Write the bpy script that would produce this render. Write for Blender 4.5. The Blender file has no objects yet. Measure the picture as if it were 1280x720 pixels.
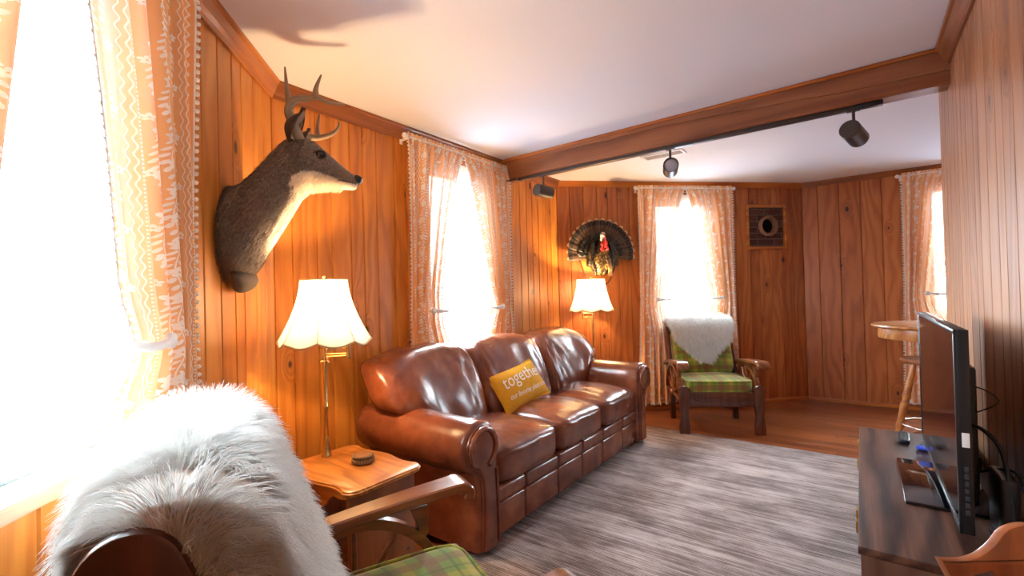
import bpy, bmesh, math, random
from math import *
from mathutils import Vector, Matrix, noise

scene = bpy.context.scene
COL = scene.collection
R = math.radians
random.seed(7)

# ------------------------------------------------------------------ helpers
class MB:
    """collects shapes into one mesh"""
    def __init__(s):
        s.bm = bmesh.new()
    def _add(s, tmp, M=None):
        if M is not None:
            tmp.transform(M)
        me = bpy.data.meshes.new('t'); tmp.to_mesh(me); tmp.free()
        s.bm.from_mesh(me); bpy.data.meshes.remove(me)
        return s
    def box(s, x0, x1, y0, y1, z0, z1, bev=.004, seg=2, M=None):
        t = bmesh.new()
        bmesh.ops.create_cube(t, size=1)
        for v in t.verts:
            v.co = Vector((x0+(v.co.x+.5)*(x1-x0), y0+(v.co.y+.5)*(y1-y0), z0+(v.co.z+.5)*(z1-z0)))
        if bev:
            b = min(bev, .45*min(abs(x1-x0), abs(y1-y0), abs(z1-z0)))
            bmesh.ops.bevel(t, geom=t.edges[:], offset=b, segments=seg, profile=.5, affect='EDGES')
        bmesh.ops.recalc_face_normals(t, faces=t.faces[:])
        return s._add(t, M)
    def ball(s, c, r, sc=(1, 1, 1), u=16, v=10, M=None):
        t = bmesh.new()
        bmesh.ops.create_uvsphere(t, u_segments=u, v_segments=v, radius=r)
        for q in t.verts:
            q.co = Vector((c[0]+q.co.x*sc[0], c[1]+q.co.y*sc[1], c[2]+q.co.z*sc[2]))
        return s._add(t, M)
    def ico(s, c, r, sub=1, sc=(1, 1, 1)):
        t = bmesh.new()
        bmesh.ops.create_icosphere(t, subdivisions=sub, radius=r)
        for q in t.verts:
            q.co = Vector((c[0]+q.co.x*sc[0], c[1]+q.co.y*sc[1], c[2]+q.co.z*sc[2]))
        return s._add(t)
    def rings(s, rings, cap=True, closed=True, loop=False):
        bm = s.bm
        vs = [[bm.verts.new(p) for p in r] for r in rings]
        n = len(vs[0])
        m = len(vs)
        for i in range(m if loop else m-1):
            a, b = vs[i], vs[(i+1) % m]
            for j in range(n if closed else n-1):
                k = (j+1) % n
                try: bm.faces.new((a[j], a[k], b[k], b[j]))
                except ValueError: pass
        if cap and closed and not loop:
            try: bm.faces.new(list(reversed(vs[0]))); bm.faces.new(vs[-1])
            except ValueError: pass
        return s
    def tube(s, pts, r, n=10, cap=True, sc=None, loop=False):
        pts = [Vector(p) for p in pts]
        m = len(pts)
        rr = r if isinstance(r, (list, tuple)) else [r]*m
        prev = None; out = []
        for i, p in enumerate(pts):
            if loop: d = pts[(i+1) % m]-pts[i-1]
            elif i == 0: d = pts[1]-p
            elif i == m-1: d = p-pts[i-1]
            else: d = pts[i+1]-pts[i-1]
            d.normalize()
            if prev is None:
                up = Vector((0, 0, 1)) if abs(d.z) < .9 else Vector((1, 0, 0))
                a = d.cross(up).normalized()
            else:
                a = (prev - d*prev.dot(d)).normalized()
            prev = a
            b = d.cross(a)
            e = rr[i]
            s1, s2 = (1, 1) if sc is None else sc
            out.append([p + a*cos(2*pi*j/n)*e*s1 + b*sin(2*pi*j/n)*e*s2 for j in range(n)])
        return s.rings(out, cap, loop=loop)
    def lathe(s, prof, n=32, M=None, cap=True):
        t = MB()
        t.rings([[(r*cos(2*pi*j/n), r*sin(2*pi*j/n), z) for j in range(n)] for r, z in prof], cap)
        return s._add(t.bm, M)
    def prism(s, pts, a0, a1, axis='y', bev=0, M=None):
        """outline pts in the two other axes, extruded from a0 to a1 along axis"""
        t = bmesh.new()
        def P(u, w, a):
            return {'y': (u, a, w), 'z': (u, w, a), 'x': (a, u, w)}[axis]
        va = [t.verts.new(P(u, w, a0)) for u, w in pts]
        vb = [t.verts.new(P(u, w, a1)) for u, w in pts]
        n = len(pts)
        t.faces.new(va); t.faces.new(list(reversed(vb)))
        for i in range(n):
            j = (i+1) % n
            t.faces.new((va[j], va[i], vb[i], vb[j]))
        bmesh.ops.recalc_face_normals(t, faces=t.faces[:])
        if bev:
            ed = [e for e in t.edges if abs({'y': e.verts[0].co.y-e.verts[1].co.y, 'z': e.verts[0].co.z-e.verts[1].co.z, 'x': e.verts[0].co.x-e.verts[1].co.x}[axis]) < 1e-6]
            bmesh.ops.bevel(t, geom=ed, offset=bev, segments=2, profile=.5, affect='EDGES')
        return s._add(t, M)
    def grid(s, fn, nu, nv, cu=False):
        bm = s.bm
        V = [[bm.verts.new(fn(i/nu, j/nv)) for j in range(nv+1)] for i in range(nu if cu else nu+1)]
        for i in range(nu):
            a = V[i]; b = V[(i+1) % len(V)]
            for j in range(nv):
                bm.faces.new((a[j], b[j], b[j+1], a[j+1]))
        return s
    def puff(s, hx, hy, hz, p=5, n=12, bulge=0, M=None, fn=None, pz=None):
        """rounded cushion: cube pushed to a superellipsoid"""
        t = bmesh.new()
        bmesh.ops.create_cube(t, size=2)
        bmesh.ops.subdivide_edges(t, edges=t.edges[:], cuts=n-1, use_grid_fill=True)
        for v in t.verts:
            x, y, z = v.co
            x, y, z = [copysign(sin(abs(q)*pi/2)**.8 if abs(q) < 1 else 1, q) for q in (x, y, z)]
            k = (abs(x)**p+abs(y)**p+abs(z)**p)**(1/p)
            x, y, z = x/k, y/k, z/k
            bz = bulge*(1-x*x)*(1-y*y)*z
            c = Vector((x*hx, y*hy, z*hz+bz))
            if fn: c = Vector(fn(c, (x, y, z)))
            v.co = c
        bmesh.ops.recalc_face_normals(t, faces=t.faces[:])
        return s._add(t, M)
    def build(s, name, mat, parent=None, smooth=40, sub=0, M=None):
        if M is not None: s.bm.transform(M)
        me = bpy.data.meshes.new(name)
        s.bm.to_mesh(me); s.bm.free()
        return link(name, me, mat, parent, smooth, sub)

def link(name, me, mat, parent=None, smooth=40, sub=0):
    if mat is not None: me.materials.append(mat)
    if smooth and len(me.polygons):
        me.polygons.foreach_set('use_smooth', [True]*len(me.polygons))
        if smooth < 180: me.set_sharp_from_angle(angle=R(smooth))
    o = bpy.data.objects.new(name, me)
    COL.objects.link(o)
    if parent is not None: o.parent = parent
    if sub:
        m = o.modifiers.new('sub', 'SUBSURF'); m.levels = sub; m.render_levels = sub
    return o

def tag(o, label, cat, group=None, kind=None):
    if label: o['label'] = label
    if cat: o['category'] = cat
    if group: o['group'] = group
    if kind: o['kind'] = kind
    return o

def thing(name, label, cat, loc=(0, 0, 0), rz=0, group=None):
    o = bpy.data.objects.new(name, None); COL.objects.link(o)
    o.empty_display_size = .1
    o.location = loc; o.rotation_euler = (0, 0, rz)
    return tag(o, label, cat, group)

def copy_tree(o, parent=None):
    c = o.copy(); COL.objects.link(c); c.parent = parent
    for ch in list(o.children): copy_tree(ch, c)
    return c

def struct(o, label=None, cat=None):
    return tag(o, label, cat, None, 'structure')

def bez(p, n=12):
    """Catmull-Rom through points"""
    p = [Vector(q) for q in p]; out = []
    for i in range(len(p)-1):
        a = p[max(i-1, 0)]; b = p[i]; c = p[i+1]; d = p[min(i+2, len(p)-1)]
        for k in range(n):
            t = k/n
            out.append(.5*((2*b)+(c-a)*t+(2*a-5*b+4*c-d)*t*t+(3*b-a-3*c+d)*t**3))
    out.append(p[-1])
    return out

def lerp(a, b, t): return a+(b-a)*t
def sstep(a, b, x):
    t = max(0, min(1, (x-a)/(b-a))); return t*t*(3-2*t)
def interp(tab, x):
    if x <= tab[0][0]: return tab[0][1]
    for (a, u), (b, v) in zip(tab, tab[1:]):
        if x <= b: return lerp(u, v, (x-a)/(b-a))
    return tab[-1][1]

# ------------------------------------------------------------------ materials
class S:
    """socket with arithmetic"""
    def __init__(s, nt, k): s.nt = nt; s.k = k
    def m(s, op, *a):
        n = s.nt.nodes.new('ShaderNodeMath'); n.operation = op
        for i, q in enumerate((s,)+a):
            if isinstance(q, S): s.nt.links.new(q.k, n.inputs[i])
            else: n.inputs[i].default_value = q
        return S(s.nt, n.outputs[0])
    def __add__(s, o): return s.m('ADD', o)
    __radd__ = __add__
    def __sub__(s, o): return s.m('SUBTRACT', o)
    def __rsub__(s, o): return (s*-1)+o
    def __mul__(s, o): return s.m('MULTIPLY', o)
    __rmul__ = __mul__
    def __truediv__(s, o): return s.m('DIVIDE', o)
    def sin(s): return s.m('SINE')
    def abs(s): return s.m('ABSOLUTE')
    def floor(s): return s.m('FLOOR')
    def fract(s): return s.m('FRACT')
    def sqrt(s): return s.m('SQRT')
    def pow(s, p): return s.m('POWER', p)
    def max(s, o): return s.m('MAXIMUM', o)
    def min(s, o): return s.m('MINIMUM', o)
    def atan2(s, o): return s.m('ARCTAN2', o)
    def ss(s, a, b):
        n = s.nt.nodes.new('ShaderNodeMapRange'); n.interpolation_type = 'SMOOTHSTEP'
        s.nt.links.new(s.k, n.inputs[0])
        lo, hi = (0, 1)
        if a > b: a, b, lo, hi = b, a, 1, 0
        n.inputs[1].default_value = a; n.inputs[2].default_value = b
        n.inputs[3].default_value = lo; n.inputs[4].default_value = hi
        return S(s.nt, n.outputs[0])

class Mat:
    def __init__(s, name):
        s.mat = bpy.data.materials.new(name); s.mat.use_nodes = True
        s.nt = s.mat.node_tree; s.nt.nodes.clear()
        s.out = s.nt.nodes.new('ShaderNodeOutputMaterial')
    def node(s, t): return s.nt.nodes.new(t)
    def lk(s, a, b): s.nt.links.new(a.k if isinstance(a, S) else a, b)
    def coord(s, kind='Object'):
        n = s.node('ShaderNodeTexCoord'); v = n.outputs[kind]
        x = s.node('ShaderNodeSeparateXYZ'); s.lk(v, x.inputs[0])
        return [S(s.nt, x.outputs[i]) for i in range(3)]
    def val(s, v):
        n = s.node('ShaderNodeValue'); n.outputs[0].default_value = v; return S(s.nt, n.outputs[0])
    def attr(s, name):
        n = s.node('ShaderNodeAttribute'); n.attribute_name = name; return S(s.nt, n.outputs['Fac'])
    def objrand(s):
        n = s.node('ShaderNodeObjectInfo'); return S(s.nt, n.outputs['Random'])
    def vec(s, x, y, z):
        n = s.node('ShaderNodeCombineXYZ')
        for i, q in enumerate((x, y, z)):
            if isinstance(q, S): s.lk(q, n.inputs[i])
            else: n.inputs[i].default_value = q
        return n.outputs[0]
    def noise(s, v, scale=1, detail=3, rough=.5, dist=0):
        n = s.node('ShaderNodeTexNoise'); s.lk(v, n.inputs['Vector'])
        n.inputs['Scale'].default_value = scale; n.inputs['Detail'].default_value = detail
        n.inputs['Roughness'].default_value = rough; n.inputs['Distortion'].default_value = dist
        return S(s.nt, n.outputs['Fac'])
    def white(s, v):
        n = s.node('ShaderNodeTexWhiteNoise'); n.noise_dimensions = '3D'; s.lk(v, n.inputs['Vector'])
        return S(s.nt, n.outputs['Value'])
    def voro(s, v, scale=1, feature='F1', rand=1):
        n = s.node('ShaderNodeTexVoronoi'); n.feature = feature; s.lk(v, n.inputs['Vector'])
        n.inputs['Scale'].default_value = scale; n.inputs['Randomness'].default_value = rand
        return S(s.nt, n.outputs['Distance'])
    def ramp(s, f, stops):
        n = s.node('ShaderNodeValToRGB'); s.lk(f, n.inputs[0])
        e = n.color_ramp.elements
        while len(e) < len(stops): e.new(.5)
        for q, (p, c) in zip(e, stops): q.position = p; q.color = (*c, 1)
        return n.outputs[0]
    def mix(s, f, a, b, mode='MIX'):
        n = s.node('ShaderNodeMix'); n.data_type = 'RGBA'; n.blend_type = mode
        for q, i in ((f, 0), (a, 6), (b, 7)):
            if isinstance(q, S): s.lk(q, n.inputs[i])
            elif isinstance(q, bpy.types.NodeSocket): s.lk(q, n.inputs[i])
            elif isinstance(q, (int, float)): n.inputs[i].default_value = q
            else: n.inputs[i].default_value = (*q, 1)
        return n.outputs[2]
    def bump(s, h, strength=.3, dist=.01):
        n = s.node('ShaderNodeBump'); s.lk(h, n.inputs['Height'])
        n.inputs['Strength'].default_value = strength; n.inputs['Distance'].default_value = dist
        return n.outputs[0]
    def bsdf(s, color, rough=.5, metal=0, spec=.5, normal=None, coat=0, coatr=.1, sheen=0, sub=0, emis=None, estr=0):
        n = s.node('ShaderNodeBsdfPrincipled')
        for q, i in ((color, 'Base Color'), (rough, 'Roughness'), (metal, 'Metallic')):
            if isinstance(q, S): s.lk(q, n.inputs[i])
            elif isinstance(q, bpy.types.NodeSocket): s.lk(q, n.inputs[i])
            elif isinstance(q, (int, float)): n.inputs[i].default_value = q
            else: n.inputs[i].default_value = (*q, 1)
        n.inputs['Specular IOR Level'].default_value = spec
        n.inputs['Coat Weight'].default_value = coat; n.inputs['Coat Roughness'].default_value = coatr
        n.inputs['Sheen Weight'].default_value = sheen
        if normal is not None: s.lk(normal, n.inputs['Normal'])
        if emis is not None:
            n.inputs['Emission Color'].default_value = (*emis, 1); n.inputs['Emission Strength'].default_value = estr
        return n.outputs[0]
    def shader2(s, kind, color, **kw):
        n = s.node(kind)
        if isinstance(color, bpy.types.NodeSocket): s.lk(color, n.inputs[0])
        else: n.inputs[0].default_value = (*color, 1)
        for k, v in kw.items(): n.inputs[k].default_value = v
        return n.outputs[0]
    def mixsh(s, f, a, b):
        n = s.node('ShaderNodeMixShader')
        if isinstance(f, S): s.lk(f, n.inputs[0])
        elif isinstance(f, bpy.types.NodeSocket): s.lk(f, n.inputs[0])
        else: n.inputs[0].default_value = f
        s.lk(a, n.inputs[1]); s.lk(b, n.inputs[2]); return n.outputs[0]
    def done(s, sh):
        s.lk(sh, s.out.inputs[0]); return s.mat

def plain(name, col, rough=.5, metal=0, spec=.5, coat=0, sheen=0, bump=0, bscale=200):
    m = Mat(name)
    nrm = None
    x, y, z = m.coord()
    n = m.noise(m.vec(x, y, z), bscale, 4)
    c = m.mix(n.ss(.3, .7)*.25, col, tuple(q*.72 for q in col))
    if bump: nrm = m.bump(n, bump, .004)
    return m.done(m.bsdf(c, rough, metal, spec, nrm, coat, sheen=sheen))

def pine(name, light, mid, dark, knot, rough=.38):
    """vertical knotty boards: local x across, z along the grain; 'rnd' per board"""
    m = Mat(name)
    x, y, z = m.coord(); r = m.attr('rnd')
    ox = x + r*37.0
    oz = z + r*91.0
    # knots
    kv = m.node('ShaderNodeTexVoronoi'); kv.feature = 'F1'; kv.voronoi_dimensions = '2D'
    m.lk(m.vec(ox*3.2, oz*1.7, 0.0), kv.inputs['Vector']); kv.inputs['Scale'].default_value = 1
    kd = S(m.nt, kv.outputs['Distance'])
    ks = m.node('ShaderNodeSeparateColor'); m.lk(kv.outputs['Color'], ks.inputs[0])
    krnd = S(m.nt, ks.outputs[0])
    has = krnd.ss(.50, .54)
    kr = (krnd-.5)*.085 + .012
    kmask = (kd - kr).ss(.02, -.012)*has
    halo = (kd - kr*1.2).ss(.16, 0)*has
    warp = m.noise(m.vec(ox*2.6, r*5.0, oz*.55), 1, 3, .5)
    q = ox*7.0 + warp*5.5 + halo*1.3
    rings = (q*9.5).sin()*.5+.5
    rings = rings.pow(1.7)
    fine = m.noise(m.vec(ox*85.0, r*3.0, oz*2.6), 1, 4, .65)
    blot = m.noise(m.vec(ox*4.0, r, oz*1.2), 1, 3, .6)
    f = rings*.29 + fine*.47 + (blot-.5)*.42 + (r*7.13).fract()*.36 - .14
    c = m.ramp(f, [(0, light), (.45, mid), (1, dark)])
    c = m.mix(halo*.3, c, dark)
    c = m.mix(kmask, c, knot)
    nrm = m.bump(fine*.4+rings*.3-kmask, .2, .003)
    return m.done(m.bsdf(c, rough, 0, .4, nrm, coat=.1, coatr=.3))

def wood(name, light, mid, dark, axis='x', freq=1., rough=.35, coat=.25, coatr=.15, con=1.):
    m = Mat(name)
    c3 = m.coord(); k = 'xyz'.index(axis)
    r = m.objrand()
    g = c3[k]; a, b = [c3[i] for i in range(3) if i != k]
    w = m.noise(m.vec(a*3.0*freq+r*9.0, b*3.0*freq, g*.6*freq+r*5.0), 1, 3)
    rings = ((a*1.0+b*.6+w*.42)*90.0*freq).sin()*.5+.5
    fine = m.noise(m.vec(a*110.0, b*110.0, g*3.2), 1, 4, .65)
    blot = m.noise(m.vec(a*5.0+r*7.0, b*5.0, g*1.6), 1, 3)
    f = rings.pow(1.5)*(.38*con) + (fine-.5)*(.55*con)+.22 + (blot-.5)*.45
    c = m.ramp(f, [(0, light), (.42, mid), (.95, dark)])
    nrm = m.bump(fine+rings*.3, .1, .002)
    return m.done(m.bsdf(c, rough, 0, .5, nrm, coat=coat, coatr=coatr))

M = {}
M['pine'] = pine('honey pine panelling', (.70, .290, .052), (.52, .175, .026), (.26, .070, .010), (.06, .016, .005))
M['pine_shaded'] = pine('pine panelling with painted shade', (.51, .178, .050), (.35, .102, .026), (.17, .042, .012), (.04, .012, .005))  # the honey pine browned where lamplight is weak; shade put into the colour
M['pine_daylit'] = pine('pine panelling with painted daylight', (.56, .285, .135), (.38, .165, .070), (.17, .062, .025), (.05, .02, .011))  # same pine paled and greyed; window daylight put into the board colour
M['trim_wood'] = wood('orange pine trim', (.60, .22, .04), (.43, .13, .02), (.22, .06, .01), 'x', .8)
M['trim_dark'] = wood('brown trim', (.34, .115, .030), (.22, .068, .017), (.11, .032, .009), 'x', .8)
M['beam_wood'] = wood('ceiling beam wood', (.38, .150, .055), (.26, .090, .031), (.11, .034, .013), 'x', .7, rough=.5, coat=.1)
M['ceiling'] = plain('ceiling paint with daylight tint', (.84, .86, .91), .9)  # white with a slight blue tint standing in for cool daylight bounce
M['white_paint'] = plain('white painted wood', (.82, .82, .80), .45)
M['sill_wood'] = wood('weathered sill wood', (.62, .45, .30), (.48, .32, .20), (.28, .17, .10), 'x', 1)
M['chair_wood'] = wood('chair wood', (.30, .098, .028), (.19, .055, .015), (.085, .022, .007), 'y', 1.2, rough=.28, coat=.45)
M['chair_dark'] = wood('dark chair wood', (.115, .032, .016), (.075, .019, .010), (.04, .010, .006), 'z', 1.2, rough=.3, coat=.4)
M['table_wood'] = wood('oak table top', (.68, .29, .06), (.52, .19, .032), (.29, .088, .013), 'x', 1.5, rough=.34, coat=.15, con=1.25)
M['table_side'] = wood('oak table side', (.36, .13, .032), (.25, .078, .018), (.12, .033, .009), 'z', .8)
M['walnut'] = wood('walnut console', (.17, .078, .046), (.085, .036, .022), (.022, .009, .007), 'x', .9, rough=.42, coat=.12, coatr=.3, con=1.7)
M['bar_wood'] = wood('bar table wood', (.50, .21, .05), (.34, .115, .025), (.16, .05, .012), 'x', .9)
M['crest_wood'] = wood('crest wood', (.40, .13, .038), (.27, .075, .02), (.13, .032, .01), 'z', .7)
M['brass'] = plain('polished brass', (.78, .52, .20), .18, 1)
M['gold'] = plain('gold handle', (.72, .47, .15), .3, 1)
M['antique'] = plain('grey bronze metal', (.085, .070, .062), .42, .7)
M['black_metal'] = plain('black metal', (.012, .012, .014), .4, .3)
M['black_plastic'] = plain('black plastic', (.010, .011, .014), .32)
M['black_gloss'] = plain('black gloss glass', (.004, .004, .005), .05, 0, .6, coat=.6)
M['chrome'] = plain('chrome', (.8, .8, .8), .15, 1)
M['white_plastic'] = plain('white plastic', (.85, .85, .84), .4)
M['blue_plastic'] = plain('blue plastic', (.02, .06, .55), .35)
M['pom'] = plain('white cotton pompom', (.86, .83, .78), .95)

def mk_floor():
    m = Mat('red brown floor boards')
    x, y, z = m.coord()
    w = .083
    row = (y/w).floor()
    rr = m.white(m.vec(row, 3.0, 0.0))
    xx = x + rr*1.7
    seg = (xx/1.1).floor()
    r2 = m.white(m.vec(row, seg, 5.0))
    fy = (y/w).fract()
    gap = ((fy-.5).abs()).ss(.47, .495).max((((xx/1.1).fract()-.5).abs()).ss(.4975, .4995))
    g = m.noise(m.vec(xx*2.2, y*46.0+r2*40.0, 0.0), 1, 5, .62)
    wear = m.noise(m.vec(x*1.5, y*9.0, 2.0), 1, 4, .6)
    c = m.ramp(g*.7+r2*.4-.05, [(.1, (.42, .14, .04)), (.5, (.24, .066, .02)), (.95, (.075, .020, .009))])
    c = m.mix(wear.ss(.58, .72)*.45, c, (.42, .27, .19))
    c = m.mix(gap, c, (.02, .008, .004))
    return m.done(m.bsdf(c, .33, 0, .5, m.bump(g*.4-gap, .3, .004), coat=.15, coatr=.25))
M['floor'] = mk_floor()

def mk_rug():
    m = Mat('streaked taupe rug')
    x, y, z = m.coord()
    st = m.noise(m.vec(x*2.2, y*84.0, 0.0), 1, 5, .72)
    st2 = m.noise(m.vec(x*1.1+7.0, y*26.0, 1.0), 1, 4, .6)
    bl = m.noise(m.vec(x*2.6, y*4.6, 4.0), 1, 5, .68)
    pile = m.noise(m.vec(x*160.0, y*160.0, 0.0), 1, 3, .6)
    f = (st-.5)*.95+(st2-.5)*.55+(bl-.5)*.85+.5+(pile-.5)*.25
    c = m.ramp(f, [(.27, (.070, .040, .034)), (.43, (.19, .132, .115)), (.58, (.39, .312, .290)), (.82, (.60, .52, .49))])
    rib = ((y*2*pi/.011).sin())*.5
    return m.done(m.bsdf(c, .92, 0, .15, m.bump(pile*.5+rib*.5+st*.5, .7, .006), sheen=.25))
M['rug'] = mk_rug()

def mk_leather():
    m = Mat('brown leather')
    x, y, z = m.coord()
    v = m.vec(x, y, z)
    big = m.noise(v, 3.4, 4, .6)
    med = m.noise(v, 14, 5, .65, .6)
    grain = m.voro(v, 260, 'F1')
    wr = m.noise(m.vec(x*22.0, y*7.0, z*5.0), 1, 4, .6, 1.0)
    f = big*.9+(med-.5)*.22
    c = m.ramp(f, [(.25, (.105, .027, .015)), (.5, (.205, .056, .025)), (.78, (.36, .118, .047))])
    rough = med*.12+.19
    nrm = m.bump(grain*.12+med*.12+wr*.25, .25, .006)
    return m.done(m.bsdf(c, rough, 0, .55, nrm, coat=.18, coatr=.2))
M['leather'] = mk_leather()

def mk_plaid():
    m = Mat('green and yellow plaid wool')
    x, y, z = m.coord()
    x = x+.03; y = y+.05+z*.9
    def bands(t):
        f = (t/.185).fract()
        a = (f-.20).abs().ss(.13, .11)          # wide brown
        b = (f-.62).abs().ss(.10, .08)          # yellow
        c = (f-.86).abs().ss(.035, .02)         # thin dark
        return a, b, c
    ax, bx, cx = bands(x); ay, by, cy = bands(y)
    col = m.mix((x*40.0).sin()*.1+.2, (.20, .27, .025), (.12, .19, .02))
    col = m.mix(bx*.5, col, (.50, .37, .035)); col = m.mix(by*.5, col, (.50, .37, .035))
    col = m.mix(ax*.55, col, (.22, .055, .03)); col = m.mix(ay*.62, col, (.20, .05, .03))
    col = m.mix(cx*.5, col, (.06, .10, .02)); col = m.mix(cy*.5, col, (.06, .10, .02))
    n = m.noise(m.vec(x*400.0, y*400.0, z*400.0), 1, 3)
    wv = ((x+y)*1500.0).sin()*.5+.5
    col = m.mix((n.ss(.35, .7))*.35, col, (.10, .10, .03))
    return m.done(m.bsdf(col, .9, 0, .2, m.bump(n+wv*.4, .4, .003), sheen=.3))
M['plaid'] = mk_plaid()

def mk_curtain():
    m = Mat('orange printed voile')
    n = m.node('ShaderNodeUVMap'); n.uv_map = 'UVMap'
    xx = m.node('ShaderNodeSeparateXYZ'); m.lk(n.outputs[0], xx.inputs[0])
    u = S(m.nt, xx.outputs[0]); v = S(m.nt, xx.outputs[1])
    P = .205
    fu = (u/P).fract()*P                    # 0..P
    col_i = (u/P).floor()
    def line(x, w): return x.abs().ss(w, w*.6)
    wavy = line(fu-.010-((v*2*pi/.034).sin())*.0026, .0022)
    wavy2 = line(fu-.108-((v*2*pi/.040).sin())*.0030, .0022)
    wavy3 = line(fu-.120-((v*2*pi/.040).sin())*.0030, .0016)
    dots = (((fu-.098)*(fu-.098)+(((v/.011).fract()-.5)*.011).pow(2)).sqrt()).ss(.0032, .0024)
    def vine(cu, amp, per, ph):
        vx = fu-cu-((v*2*pi/per+ph).sin())*amp
        out = line(vx, .0018)
        for side in (1, -1):
            lp = .021
            a = (((v+col_i*.013+side*lp*.25)/lp).fract()-.5)*lp
            b = vx-side*.0105
            ca, sa = cos(R(38)), sin(R(38))
            p = a*ca+b*(side*sa); q = b*ca-a*(side*sa)
            out = out.max(((p*p)/(.0115**2)+(q*q)/(.0042**2)).ss(1.0, .75))
        return out
    def flower(cu, per, rad, off):
        fv = (((v+col_i*.07+off)/per).fract()-.5)*per
        a = fu-cu
        r = (a*a+fv*fv).sqrt(); th = a.atan2(fv)
        pet = ((th*2.5).sin().abs())*.45+.55
        return (r/rad-pet).ss(.04, -.04)*r.ss(rad*.14, rad*.22)
    fl = flower(.052, .082, .0165, 0.0).max(flower(.166, .118, .022, .05)).max(flower(.140, .155, .013, .09)).max(flower(.190, .155, .012, .02))
    pat = wavy.max(wavy2).max(wavy3).max(dots).max(vine(.052, .007, .164, 0.0)).max(vine(.166, .010, .236, 1.0)).max(fl)
    weave = m.noise(m.vec(u*900.0, v*60.0, 0.0), 1, 2)*.5+m.noise(m.vec(u*60.0, v*900.0, 0.0), 1, 2)*.5
    cl = m.mix(weave, (.82, .41, .17), (.88, .52, .26))
    cl = m.mix(pat*.92, cl, (.95, .92, .87))
    d = m.shader2('ShaderNodeBsdfDiffuse', cl)
    t = m.shader2('ShaderNodeBsdfTranslucent', m.mix(.6, cl, (1, .93, .84)))
    tr = m.shader2('ShaderNodeBsdfTransparent', (1, .95, .88))
    a = m.mixsh(.045, d, t)
    return m.done(m.mixsh((pat*-.006)+.018, a, tr))
M['curtain'] = mk_curtain()

def mk_glass():
    m = Mat('window glass')
    g = m.shader2('ShaderNodeBsdfGlossy', (1, 1, 1), Roughness=.02)
    t = m.shader2('ShaderNodeBsdfTransparent', (.97, .99, .98))
    lw = m.node('ShaderNodeLayerWeight'); lw.inputs[0].default_value = .5
    f = S(m.nt, lw.outputs['Facing']).pow(5.0)*.35+.02
    return m.done(m.mixsh(f, t, g))
M['glass'] = mk_glass()

def mk_shade():
    m = Mat('cream pleated lampshade')
    x, y, z = m.coord()
    d = m.shader2('ShaderNodeBsdfDiffuse', (.90, .86, .78))
    t = m.shader2('ShaderNodeBsdfTranslucent', (.97, .92, .82))
    return m.done(m.mixsh(.42, d, t))
M['shade'] = mk_shade()
def mk_bulb():
    m = Mat('lit bulb')
    e = m.node('ShaderNodeEmission'); e.inputs[0].default_value = (1, .78, .50, 1); e.inputs[1].default_value = 30
    return m.done(e.outputs[0])
M['bulb'] = mk_bulb()
M['shade_trim'] = plain('cream braid', (.72, .60, .42), .9)

def mk_fleece():
    m = Mat('white long fleece')
    x, y, z = m.coord()
    n = m.noise(m.vec(x, y, z), 30, 3)
    c = m.mix(n, (.96, .96, .95), (.92, .91, .88))
    d = m.shader2('ShaderNodeBsdfDiffuse', c)
    t = m.shader2('ShaderNodeBsdfTranslucent', (.93, .92, .9))
    return m.done(m.mixsh(.35, d, t))
M['fleece'] = mk_fleece()
M['fleece_skin'] = plain('fleece hide', (.78, .74, .68), .95)

def mk_deer():
    m = Mat('deer coat')
    x, y, z = m.coord(); b = m.attr('belly')
    v = m.vec(x, y, z)
    h = m.noise(m.vec(x*140.0, y*140.0, z*90.0), 1, 4, .7)
    l = m.noise(v, 9, 4, .6)
    back = m.mix(h.ss(.3, .7), (.095, .072, .058), (.235, .185, .148))
    back = m.mix(l.ss(.45, .75)*.5, back, (.20, .135, .085))
    white = m.mix(h.ss(.3, .7), (.80, .66, .48), (.88, .80, .68))
    bb = (b+(l-.5)*.35+(h-.5)*.25).ss(.40, .62)
    c = m.mix(bb, back, white)
    return m.done(m.bsdf(c, .75, 0, .25, m.bump(h, .5, .006), sheen=.2))
M['deer'] = mk_deer()
M['deer_nose'] = plain('deer nose', (.010, .009, .009), .3)
M['eye'] = plain('glass eye', (.008, .006, .005), .04, coat=.6)
M['ear_in'] = plain('ear lining', (.66, .54, .42), .9, bump=.4)
M['ear_out'] = plain('ear back', (.062, .042, .032), .9, bump=.4)
M['antler'] = plain('antler', (.33, .235, .145), .55, bump=.4, bscale=60)

def mk_feather():
    m = Mat('turkey tail feathers')
    n = m.node('ShaderNodeUVMap'); n.uv_map = 'UVMap'
    xx = m.node('ShaderNodeSeparateXYZ'); m.lk(n.outputs[0], xx.inputs[0])
    u = S(m.nt, xx.outputs[0]); v = S(m.nt, xx.outputs[1])   # v along feather 0..1
    bar = ((v*55.0+(u-.5).abs()*3.0).sin())*.5+.5
    c = m.mix(bar*.35, (.070, .036, .021), (.034, .018, .011))
    c = m.mix(v.ss(.80, .82)*v.ss(.935, .92), c, (.006, .005, .005))
    c = m.mix(v.ss(.94, .955), c, (.52, .35, .17))
    c = m.mix((u-.5).abs().ss(.06, .03)*.5, c, (.16, .10, .06))
    return m.done(m.bsdf(c, .5, 0, .4, sheen=.2))
M['feather'] = mk_feather()
def mk_irid(name, a, b, c3):
    m = Mat(name)
    x, y, z = m.coord()
    v = m.voro(m.vec(x*1.0, y, z*.7), 55, 'F1')
    n = m.noise(m.vec(x, y, z), 18, 3)
    c = m.mix(n.ss(.4, .65), a, b)
    c = m.mix(v.ss(.25, .6)*.7, c, c3)
    return m.done(m.bsdf(c, .35, .35, .6, m.bump(v, .7, .01), coat=.2))
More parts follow.
